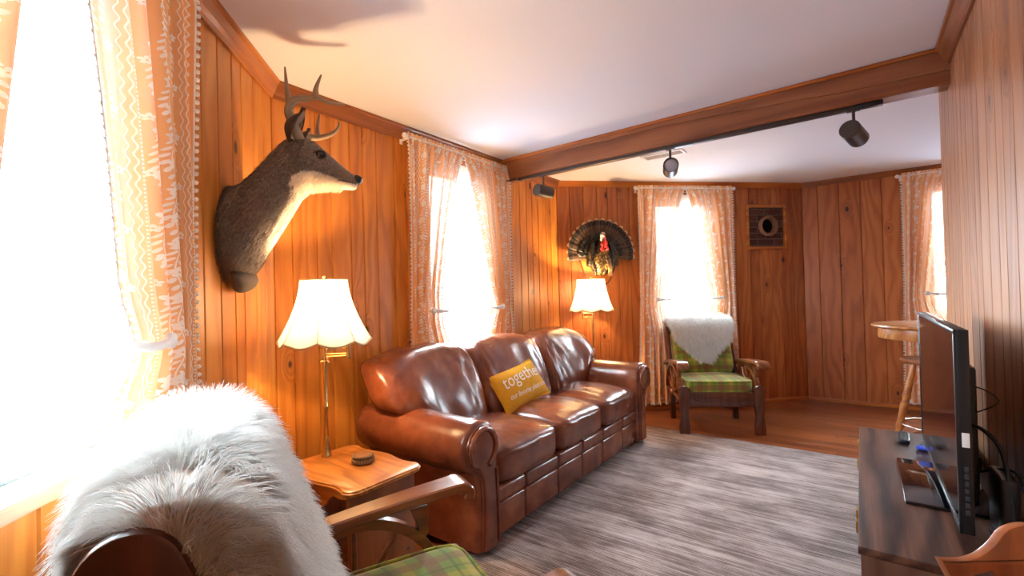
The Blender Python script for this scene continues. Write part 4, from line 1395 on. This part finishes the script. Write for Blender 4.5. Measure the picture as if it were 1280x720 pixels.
# ------------------------------------------------------------------ turkey mount on the far wall
def turkey():
    o = thing('turkey_mount', 'mounted wild turkey with fanned tail on the far wall over the lamp', 'turkey mount', (1.625, 4.8, 1.66))
    out = bez([(-.245, 0, .03), (-.20, 0, -.05), (-.165, 0, -.15), (-.125, 0, -.235), (-.06, 0, -.275), (.03, 0, -.302), (.085, 0, -.285), (.135, 0, -.225), (.17, 0, -.12), (.215, 0, .02)], 5)
    b = MB(); b.prism([(p.x, p.z) for p in out], -.024, -.002, 'y', .004)
    pq = b.build('plaque', M['trim_wood'], o, 30)
    b = MB(); b.tube([(p.x, -.020, p.z) for p in out], .008, 8); b.build('plaque_edge', M['chair_dark'], pq)
    def feather(b, uvs, ang, r0, r1, w0, w1, y0, y1, tip=.5, nv=14, nu=4):
        d = Vector((cos(ang), 0, sin(ang))); s = Vector((-sin(ang), 0, cos(ang)))
        base = len(b.bm.verts)
        V = []
        for i in range(nv+1):
            t = i/nv
            w = lerp(w0, w1, t**.8)
            if t > .85: w *= sqrt(max(0, 1-((t-.85)/.152)**2))*.55+.45*(1-(t-.85)/.15*.55)
            row = []
            for j in range(nu+1):
                x = j/nu*2-1
                p = d*(lerp(r0, r1, t)*(1+.0))+s*(w*x)+Vector((0, lerp(y0, y1, t)-.006*(1-abs(x)), 0))
                v = b.bm.verts.new(p); row.append((v, (j/nu, t)))
            V.append(row)
        ul = uvs
        for i in range(nv):
            for j in range(nu):
                q = [V[i][j], V[i][j+1], V[i+1][j+1], V[i+1][j]]
                f = b.bm.faces.new([a[0] for a in q])
                for l, a in zip(f.loops, q): l[ul].uv = a[1]
    N = 18
    for k in range(N):
        ang = R(-2+184*k/(N-1)); b = MB(); ul = b.bm.loops.layers.uv.new('UVMap')
        rr = .372+.03*sin(ang)
        feather(b, ul, ang, .03, rr, .010, .041, -.030-.0015*(k % 2)-.001*abs(k-N/2), -.085-.005*(k % 2)-.002*abs(k-N/2+.5))
        f = b.build('tail_feather', M['feather'], o, 180)
        md = f.modifiers.new('t', 'SOLIDIFY'); md.thickness = .0015
    # coverts
    for ring, (rr, w, n_, y) in enumerate(((.255, .034, 15, -.085), (.195, .032, 13, -.100))):
        for k in range(n_):
            ang = R(8+164*k/(n_-1)); b = MB(); ul = b.bm.loops.layers.uv.new('UVMap')
            feather(b, ul, ang, .03, rr, .012, w, y+.02, y-.012-.003*(k % 2))
            f = b.build('covert_feather', M['wing'], o, 180); md = f.modifiers.new('t', 'SOLIDIFY'); md.thickness = .0015
    # body: one continuous surface, breast lobes and neck
    b = MB(); rings = []
    tab = [(-.215, .010, .02), (-.20, .055, .05), (-.15, .105, .085), (-.08, .132, .105), (-.01, .128, .11), (.05, .10, .095), (.10, .062, .07), (.14, .036, .045), (.18, .026, .034), (.205, .022, .030)]
    for z, w, dp in tab:
        r_ = []
        cy = -.105-.05*sstep(0, .2, z)
        for j in range(28):
            a = 2*pi*j/28
            x = w*cos(a)
            cleft = .020*exp(-(x/.018)**2)*sstep(.05, -.05, z)*(1 if sin(a) < 0 else 0)
            r_.append((x, cy+dp*sin(a)+cleft, z))
        rings.append(r_)
    b.rings(rings); bmesh.ops.recalc_face_normals(b.bm, faces=b.bm.faces[:])
    b.build('body', M['breast'], o, 180, 1)
    # wings folded on both sides: overlapping feathers
    for s in (-1, 1):
        b = MB()
        b.puff(.036, .05, .135, 2.6, 8, 0, Matrix.Translation((s*.118, -.135, .015)) @ Matrix.Rotation(s*R(-12), 4, 'Y')); w_ = b.build('wing', M['wing'], o, 180)
        for k in range(5):
            b = MB(); z = -.02-.03*k
            b.puff(.014, .03, .07, 2.4, 5, 0, Matrix.Translation((s*(.142-.012*k), -.165, z)) @ Matrix.Rotation(s*R(6), 4, 'Y')); b.build('wing_feather', M['wing'] if k % 2 else M['breast'], w_, 180)
    # head, wattle, beak, eye
    b = MB(); b.tube([(0, -.165, .15), (-.004, -.178, .19), (-.006, -.192, .215), (-.006, -.205, .232)], [.026, .024, .026, .018], 14); b.ball((-.006, -.196, .212), .028, (.9, 1.1, .95))
    h = b.build('head', M['turkey_head'], o, 180)
    b = MB(); b.tube(bez([(-.004, -.226, .212), (-.003, -.240, .204), (-.002, -.246, .192)], 4), [.010]*4+[.008]*4+[.002], 8); b.build('beak', M['beard'], h, 180)
    for s in (-1, 1):
        b = MB(); b.ball((-.006+s*.021, -.214, .219), .0055); b.build('eye', M['eye'], h)
    b = MB()
    rnd = random.Random(5)
    b.tube(bez([(.004, -.226, .20), (.010, -.232, .165), (.006, -.226, .13)], 5), [.007]*6+[.005]*4+[.003], 8)
    for k in range(26):
        z = rnd.uniform(.055, .145); b.ball((rnd.uniform(-.030, .042)*(1.2-z*3), -.182+rnd.uniform(-.022, .0)-.1*(.14-z)*0, z), rnd.uniform(.010, .018), (1, .9, 1.2), 10, 8)
    b.build('wattle', M['wattle'], o, 180)
    b = MB()
    for k in range(22):
        x = rnd.gauss(.045, .008); b.tube(bez([(x, -.205, -.045), (x+.006, -.225, -.12), (x+.016+rnd.gauss(0, .006), -.195, -.215)], 4), [.005]*8+[.002], 5)
    b.build('beard', M['beard'], o, 180)
turkey()

# ------------------------------------------------------------------ track light, vent, flue
def track():
    p0 = Vector((.660, 3.935, 2.272)); p1 = Vector((2.352, 2.182, 2.272))
    rz = atan2(p1.y-p0.y, p1.x-p0.x); L = (p1-p0).length
    o = thing('track_rail', 'dark lighting track fixed under the brown beam', 'light track', p0, rz)
    b = MB(); b.box(0, L-.13, -.017, .017, -.012, .010, .002); b.build('rail', M['antique'], o)
    b = MB(); b.box(L-.13, L, -.018, .018, -.013, .010, .002); b.build('end_feed', M['black_metal'], o)
    b = MB(); b.box(-.01, .02, -.018, .018, -.013, .010, .002); b.build('end_cap', M['black_metal'], o)
    b = MB(); b.box(-.19, -.035, -.016, .016, .0, .0095, .002, 2, Matrix.Translation((0, .0, 0))); b.build('feed_plate', M['black_metal'], o)
    for label, s, z, d in (('small dark spotlight at the sofa end of the track', .235*1.0, 2.135, (.86, .50, -.06)), ('dark spotlight near the middle of the track aiming back at the room', .0, 2.135, (-.42, -.90, .02)), ('dark spotlight at the right end of the track', 0, 2.135, (.86, .50, -.16))):
        u = {0: (.826-.660), 1: 1.555-.660, 2: 2.262-.660}[len([q for q in bpy.data.objects if q.name.startswith('track_spotlight')])]
        t = u/(p1.x-p0.x); p = p0.lerp(p1, t)
        h = thing('track_spotlight', label, 'spotlight', (p.x, p.y, 2.260), 0, 'cylinder spotlights on the track')
        b = MB(); b.box(-.03, .03, -.014, .014, -.006, .000, .002, 2, Matrix.Rotation(rz, 4, 'Z')); b.tube([(0, 0, -.004), (0, 0, -.012), (0, 0, -.05), (0, 0, -.085)], [.011, .008, .0075, .011], 12); b.build('stem', M['antique'], h)
        dv = Vector(d).normalized()
        Mx = Matrix.Translation((0, 0, -.129)) @ dv.to_track_quat('Z', 'Y').to_matrix().to_4x4()
        b = MB(); b.lathe([(0, -.078), (.047, -.078), (.050, -.075), (.050, .078), (.0465, .078), (.0455, .055), (0, .055)], 40, Mx); cn = b.build('can', M['antique'], h, 30)
        b = MB(); b.lathe([(0, .056), (.043, .056), (.043, .060), (.03, .062), (0, .063)], 32, Mx); l_ = b.build('lens', M['lens'], cn, 30)
M['lens'] = plain('frosted lens', (.50, .56, .66), .25, coat=.3)
track()

def vent():
    o = thing('ceiling_vent', 'white ceiling vent grille beyond the beam', 'vent', (1.90, 3.80, ZC), R(-45))
    b = MB()
    for a in ((-.18, .18, -.075, -.055), (-.18, .18, .055, .075), (-.18, -.16, -.06, .06), (.16, .18, -.06, .06)): b.box(a[0], a[1], a[2], a[3], -.010, -.0005, .002)
    b.build('frame', M['white_paint'], o)
    b = MB(); b.box(-.165, .165, -.06, .06, -.003, -.0008, 0); b.build('throat_shade', M['dull_black'], o)  # black sheet standing in for the shade inside a duct
    for k in range(9):
        b = MB(); y = -.048+.012*k; b.box(-.162, .162, -.0045, .0045, -.001, .001, 0, 2, Matrix.Translation((0, y, -.006)) @ Matrix.Rotation(R(35), 4, 'X')); b.build('slat', M['white_paint'], o)
vent()

def flue():
    cx, cz = (fx0+fx1)/2, (fz0+fz1)/2
    o = thing('chimney_flue_opening', 'framed square of old brick with a round flue hole on the far wall', 'flue opening', (cx, 4.8, cz))
    hx, hz = (fx1-fx0)/2, (fz1-fz0)/2
    b = MB(); w = .024
    for s in (-1, 1):
        b.box(s*(hx)-w/2-.004, s*hx+w/2+.004, -.014, .03, -hz-w/2, hz+w/2, .003); b.box(-hx-w/2, hx+w/2, -.0135, .03, s*hz-w/2-.004, s*hz+w/2+.004, .003)
    b.build('frame', M['trim_wood'], o)
    r = .098; ox, oz = .010, .008
    bm = bmesh.new(); n = 48; vi = []; vo = []
    for k in range(n):
        a = 2*pi*k/n; ca, sa = cos(a), sin(a); q = 1/max(abs(ca)/hx, abs(sa)/hz)
        vi.append(bm.verts.new((ox+r*ca, .012, oz+r*sa))); vo.append(bm.verts.new((q*ca, .012+.004*sin(k*3), q*sa)))
    for k in range(n): bm.faces.new((vi[k], vi[(k+1) % n], vo[(k+1) % n], vo[k]))
    b = MB(); b.bm.free(); b.bm = bm; b.build('brick_panel', M['brick'], o, 0)
    b = MB(); b.lathe([(r, -.02), (r+.012, .02), (r+.018, .05), (r+.006, .062), (r-.010, .062), (r-.016, .05), (r-.016, -.30), (0, -.30)], 48, Matrix.Translation((ox, .015, oz)) @ Matrix.Rotation(pi/2, 4, 'X'), False)
    b.build('flue_ring', M['clay'], o, 40)
    b = MB(); b.lathe([(r-.018, .0), (r-.018, -.28), (0, -.28)], 40, Matrix.Translation((ox, .015, oz)) @ Matrix.Rotation(pi/2, 4, 'X'), False); b.build('black_liner', M['dull_black'], o, 40)  # inside of the flue coloured flat black
flue()

# ------------------------------------------------------------------ console, television and what stands on it
CON = Vector((1.7885, 1.5435, 0)); CZ = .55
def console():
    o = thing('media_console', 'long walnut media console with gold handles against the right wall', 'console', CON, R(45))
    WN = M['walnut']
    hx, hy = .6985, .2015
    b = MB(); b.box(-hx, hx, -hy, hy, CZ-.024, CZ, .003); b.build('top', WN, o)
    for s in (-1, 1):
        b = MB(); b.box(s*(hx-.012)-.011, s*(hx-.012)+.011, -hy+.002, hy-.006, .06, CZ-.0245, .002); b.build('end_panel', M['walnut_v'], o)
    b = MB(); b.box(-hx+.024, hx-.024, -hy+.004, -hy+.012, .06, CZ-.025, 0); b.box(-hx+.024, hx-.024, -hy+.012, hy-.03, .06, .08, 0); b.build('carcass', WN, o)
    b = MB(); b.box(-hx+.06, hx-.06, -hy+.03, hy-.05, .0005, .06, .003); b.build('plinth', M['black_metal'], o)
    w = (2*hx-.05)/4
    for k in range(4):
        x0 = -hx+.025+w*k
        b = MB(); b.box(x0+.002, x0+w-.002, hy-.026, hy-.006, .066, CZ-.030, .002); d = b.build('door', M['walnut_v'], o)
        hxp = x0+w-.05 if k != 1 else x0+.05
        b = MB(); b.box(hxp-.016, hxp+.016, hy-.006, hy+.009, CZ-.092, CZ-.052, .002); b.build('handle', M['gold'], d)
M['walnut_v'] = wood('walnut doors', (.15, .072, .045), (.095, .040, .025), (.038, .015, .010), 'z', 1.0, rough=.34, coat=.2, coatr=.25)
console()

def tv():
    o = thing('television', 'flat black television on a glossy stand on the walnut console', 'television', (1.771, 1.482, CZ), R(45))
    hx = .512; z0, z1 = .045, .615
    b = MB(); b.box(-hx, hx, -.030, -.001, z0, z1, .004); b.box(-hx+.14, hx-.14, -.062, -.029, z0+.03, z1-.12, .012)
    b.build('housing', M['black_plastic'], o)
    b = MB(); b.box(-hx+.012, hx-.012, -.0012, .0006, z0+.022, z1-.012, 0); b.build('screen', M['black_gloss'], o, 0)
    b = MB()
    t = .012
    b.box(-hx, hx, -.004, .003, z0, z0+.022, .002); b.box(-hx, hx, -.004, .003, z1-t, z1, .002); b.box(-hx, -hx+t, -.004, .003, z0, z1, .002); b.box(hx-t, hx, -.004, .003, z0, z1, .002)
    b.build('bezel', M['black_plastic'], o)
    b = MB(); b.box(-.07, .07, -.045, -.018, .012, z0+.06, .006); b.build('stand_neck', M['black_plastic'], o)
    b = MB(); b.box(-.24, .255, -.125, .105, .0006, .012, .004); b.build('stand_base', M['black_gloss'], o)
    b = MB(); b.box(-hx-.0012, -hx+.002, -.024, -.008, .288, .328, .0005); s_ = b.build('sticker', M['white_plastic'], o); s_['label'] = 'small white sticker on the edge'
    b = MB()
    for k in range(7): b.box(-hx-.003, -hx+.002, -.020, -.011, .10+k*.020, .114+k*.020, .001)
    b.build('side_button', M['dark_button'], o)
M['dark_button'] = plain('slate buttons', (.035, .042, .055), .35)
tv()

def onconsole(x, y, z=0): # console-local
    v = Matrix.Rotation(R(45), 4, 'Z') @ Vector((x, y, 0)); return (CON.x+v.x, CON.y+v.y, CZ+z)
def remote(label, loc, rz, L, w, blue):
    o = thing('remote_control', label, 'remote control', loc, rz)
    b = MB(); b.puff(w/2, L/2, .010, 7, 8, 0, Matrix.Translation((0, 0, .0105))); b.build('body', M['black_plastic'], o)
    b = MB()
    for i in range(3):
        for j in range(6): b.box(-w*.32+i*w*.32-.004, -w*.32+i*w*.32+.004, -L*.36+j*L*.12-.0035, -L*.36+j*L*.12+.0035, .0195, .0225, .001)
    b.build('keypad', M['dark_button'], o)
    b = MB(); b.box(-w*.3, w*.3, L*.36, L*.44, .018, .0222, .001)
    if blue: b.box(-w*.5, w*.5, -L*.5, -L*.36, .004, .0212, .003)
    b.build('accent', M['blue_plastic'] if blue else M['dark_button'], o)
remote('black remote control at the far end of the walnut console', (2.150, 1.950, CZ), R(-48), .165, .048, False)
remote('black remote with a blue end lying beside the other remote', (2.150, 1.835, CZ), R(-62), .16, .046, True)

def devices():
    o = thing('modem', 'upright black modem behind the television', 'modem', onconsole(-.42, -.142), R(45))
    b = MB(); b.box(-.075, .075, -.022, .022, .006, .19, .012, 3); b.build('case', M['black_plastic'], o)
    b = MB(); b.box(-.05, .05, -.035, .035, 0, .010, .004); b.build('foot', M['black_plastic'], o)
    o = thing('cable_box', 'flat black cable box behind the television', 'cable box', onconsole(.36, -.145), R(45))
    b = MB(); b.box(-.13, .13, -.045, .045, .0005, .05, .005); b.build('case', M['black_plastic'], o)
    b = MB(); b.box(-.09, .09, .0452, .047, .014, .038, .001); b.build('front_strip', M['dark_button'], o)
    def cable(label, pts, r):
        P = [onconsole(*q) for q in pts]
        b = MB(); p = bez([(q[0], q[1], q[2]) for q in P], 8); b.tube(p, r, 8)
        c = b.build('cable', M['black_plastic'], None, 180)
        tag(c, label, 'cable')
    cable('thick black cable arching from the television down behind it', [(-.42, -.06, .30), (-.44, -.09, .32), (-.47, -.13, .27), (-.49, -.145, .15), (-.49, -.15, .06), (-.46, -.155, .006), (-.36, -.16, .006)], .0055)
    cable('black cable looping out beside the modem', [(-.34, -.10, .16), (-.43, -.165, .20), (-.53, -.17, .13), (-.56, -.165, .07), (-.53, -.16, .008), (-.30, -.17, .006)], .0045)
    cable('thin black wire bent out from the upper back of the television', [(-.40, -.065, .44), (-.45, -.11, .43), (-.47, -.13, .405), (-.44, -.10, .37), (-.38, -.07, .34)], .002)
    cable('black power cord with plug lying on the console near end', [(-.30, -.14, .006), (-.45, -.13, .006), (-.56, -.115, .006), (-.64, -.10, .006)], .004)
    o = thing('power_plug', 'black plug with bright pin at the near end of the console', 'plug', onconsole(-.645, -.10), R(225))
    b = MB(); b.box(-.02, .022, -.012, .012, .0005, .022, .005); b.build('body', M['black_plastic'], o)
    b = MB(); b.box(.022, .042, -.007, -.004, .010, .013, 0); b.box(.022, .042, .004, .007, .010, .013, 0); b.build('pin', M['chrome'], o)
devices()

# ------------------------------------------------------------------ bar table and stool in the nook
def bar_table():
    o = thing('bar_table', 'tall round wooden pub table behind the television', 'table', (3.60, 2.94, 0))
    b = MB(); b.lathe([(0, .962), (.395, .962), (.412, .968), (.418, .977), (.414, .987), (.402, .990), (0, .990)], 64); b.build('tabletop', M['bar_wood'], o)
    b = MB(); b.lathe([(.345, .885), (.372, .885), (.376, .90), (.372, .962), (.345, .962)], 64, None, False); b.build('apron', M['bar_wood'], o)
    b = MB(); b.lathe([(.0, .10), (.05, .10), (.06, .16), (.04, .22), (.035, .28), (.055, .38), (.062, .46), (.05, .55), (.034, .62), (.034, .75), (.055, .82), (.07, .885), (0, .885)], 32); b.build('pedestal', M['chair_wood'], o)
    for k in range(4):
        a = R(45+90*k+10)
        b = MB(); pts = bez([(.03*cos(a), .03*sin(a), .19), (.16*cos(a), .16*sin(a), .16), (.27*cos(a), .27*sin(a), .07), (.34*cos(a), .34*sin(a), .022)], 6); b.tube(pts, [.034]*6+[.03]*6+[.024]*7, 10, sc=(.7, 1)); b.build('foot', M['chair_wood'], o)
bar_table()
def stool():
    o = thing('bar_stool', 'wooden bar stool with turned legs and metal foot ring at the pub table', 'stool', (3.345, 2.80, 0), R(20))
    zs = .765
    b = MB(); b.lathe([(0, zs-.032), (.165, zs-.032), (.178, zs-.022), (.180, zs-.010), (.170, zs), (.10, zs-.006), (0, zs-.008)], 48); b.build('seat', M['chair_wood'], o)
    for k in range(4):
        a = R(45+90*k+70)
        d = Vector((cos(a), sin(a), 0))
        P = [d*lerp(.10, .245, t)+Vector((0, 0, lerp(zs-.03, 0, t))) for t in [i/24 for i in range(25)]]
        rr = [(.015 if i < 2 else .017)+.006*sin(i/24*pi)+(.004 if i in (8, 10, 15, 17) else 0)-(.005 if i in (9, 16) else 0) for i in range(25)]
        b = MB(); b.tube(P, rr, 14); b.build('leg', M['bar_wood'], o, 60)
    b = MB(); z = .30; r = lerp(.10, .245, 1-z/(zs-.03)); b.tube([(r*cos(2*pi*i/48), r*sin(2*pi*i/48), z) for i in range(48)], .008, 10, loop=True); b.build('foot_ring', M['chrome'], o)
stool()

# ------------------------------------------------------------------ small chair with scalloped crest at lower right
def crest_chair():
    LC = Vector((.872, .735, 0)); zc = .80
    o = thing('wooden_chair', 'reddish wooden chair with scalloped crest at the near end of the console', 'chair', LC, R(-8.2))
    CW = M['crest_wood']; k = .85/583
    top = [(0, 0), (.012, -.0012), (.037, -.003), (.055, -.0005), (.075, .006), (.10, .0225), (.118, .041), (.136, .051), (.163, .056)]
    top = top+[(.326-x, z) for x, z in reversed(top[:-1])]
    top = [(p.x, p.y) for p in bez([(x, z, 0) for x, z in top], 4)]
    bot = [(.302, -.055), (.27, -.028), (.24, -.022), (.215, -.045), (.205, -.10), (.12, -.10), (.11, -.045), (.088, -.022), (.055, -.028), (.024, -.055)]
    rec = R(6)
    MT = Matrix.Translation((0, 0, zc)) @ Matrix.Rotation(-rec, 4, 'X')
    b = MB(); b.prism([(x, z) for x, z in top]+bot, -.009, .009, 'y', .003, MT); b.build('crest_rail', CW, o, 35)
    for s in (0, 1):
        b = MB(); x0 = .012 if s == 0 else .314
        b.box(x0-.012, x0+.012, -.011, .011, -.42, -.052, .004, 2, MT); b.build('back_post', CW, o)
    b = MB(); b.box(.12, .206, -.006, .006, -.40, -.095, .003, 2, MT); b.build('back_splat', CW, o)
    b = MB(); b.box(-.005, .331, -.33, .065, .385, .415, .008); b.build('seat', CW, o)
    for x in (.025, .301):
        for y in (-.30, .035):
            b = MB(); b.tube([(x, y, .39), (x+(-.01 if x < .1 else .01), y+(-.015 if y < 0 else .015), 0)], [.020, .015], 12); b.build('leg', CW, o)
    b = MB(); b.box(.02, .306, -.31, -.29, .16, .185, .004); b.build('stretcher', CW, o)
    q = thing('cushion', 'beige cushion leaning on the scalloped wooden chair back', 'cushion', o.matrix_basis @ Vector((.205, -.068, .416)), R(-8.2))
    b = MB(); b.puff(.105, .035, .165, 2.9, 10, 0, Matrix.Translation((0, .0, .163)) @ Matrix.Rotation(-rec-R(5), 4, 'X'), lambda c, n: (c.x, c.y+.004*noise.noise(c*20), c.z)); b.build('cover', M['beige'], q, 180)
M['beige'] = plain('beige wool', (.36, .30, .26), .95, bump=.8, bscale=140)
crest_chair()

# ------------------------------------------------------------------ light
w = bpy.data.worlds.new('sky'); scene.world = w; w.use_nodes = True
nt = w.node_tree; bg = nt.nodes['Background']; bg.inputs[1].default_value = 24.0
tc = nt.nodes.new('ShaderNodeTexCoord'); sx = nt.nodes.new('ShaderNodeSeparateXYZ'); nt.links.new(tc.outputs['Generated'], sx.inputs[0])
mr = nt.nodes.new('ShaderNodeMapRange'); mr.interpolation_type = 'SMOOTHSTEP'; nt.links.new(sx.outputs[2], mr.inputs[0])
mr.inputs[1].default_value = -.12; mr.inputs[2].default_value = .10
mx = nt.nodes.new('ShaderNodeMix'); mx.data_type = 'RGBA'; nt.links.new(mr.outputs[0], mx.inputs[0])
mx.inputs[6].default_value = (.15, .18, .24, 1); mx.inputs[7].default_value = (.76, .88, 1.0, 1)     # pale yard below, overcast sky above
nt.links.new(mx.outputs[2], bg.inputs[0])
scene.view_settings.view_transform = 'Standard'; scene.view_settings.look = 'None'
scene.view_settings.gamma = 1; scene.view_settings.use_curve_mapping = False
scene.view_settings.exposure = 1.4
scene.cycles.max_bounces = 10; scene.cycles.diffuse_bounces = 6; scene.cycles.transparent_max_bounces = 16; scene.cycles.transmission_bounces = 6
scene.cycles.sample_clamp_indirect = 6
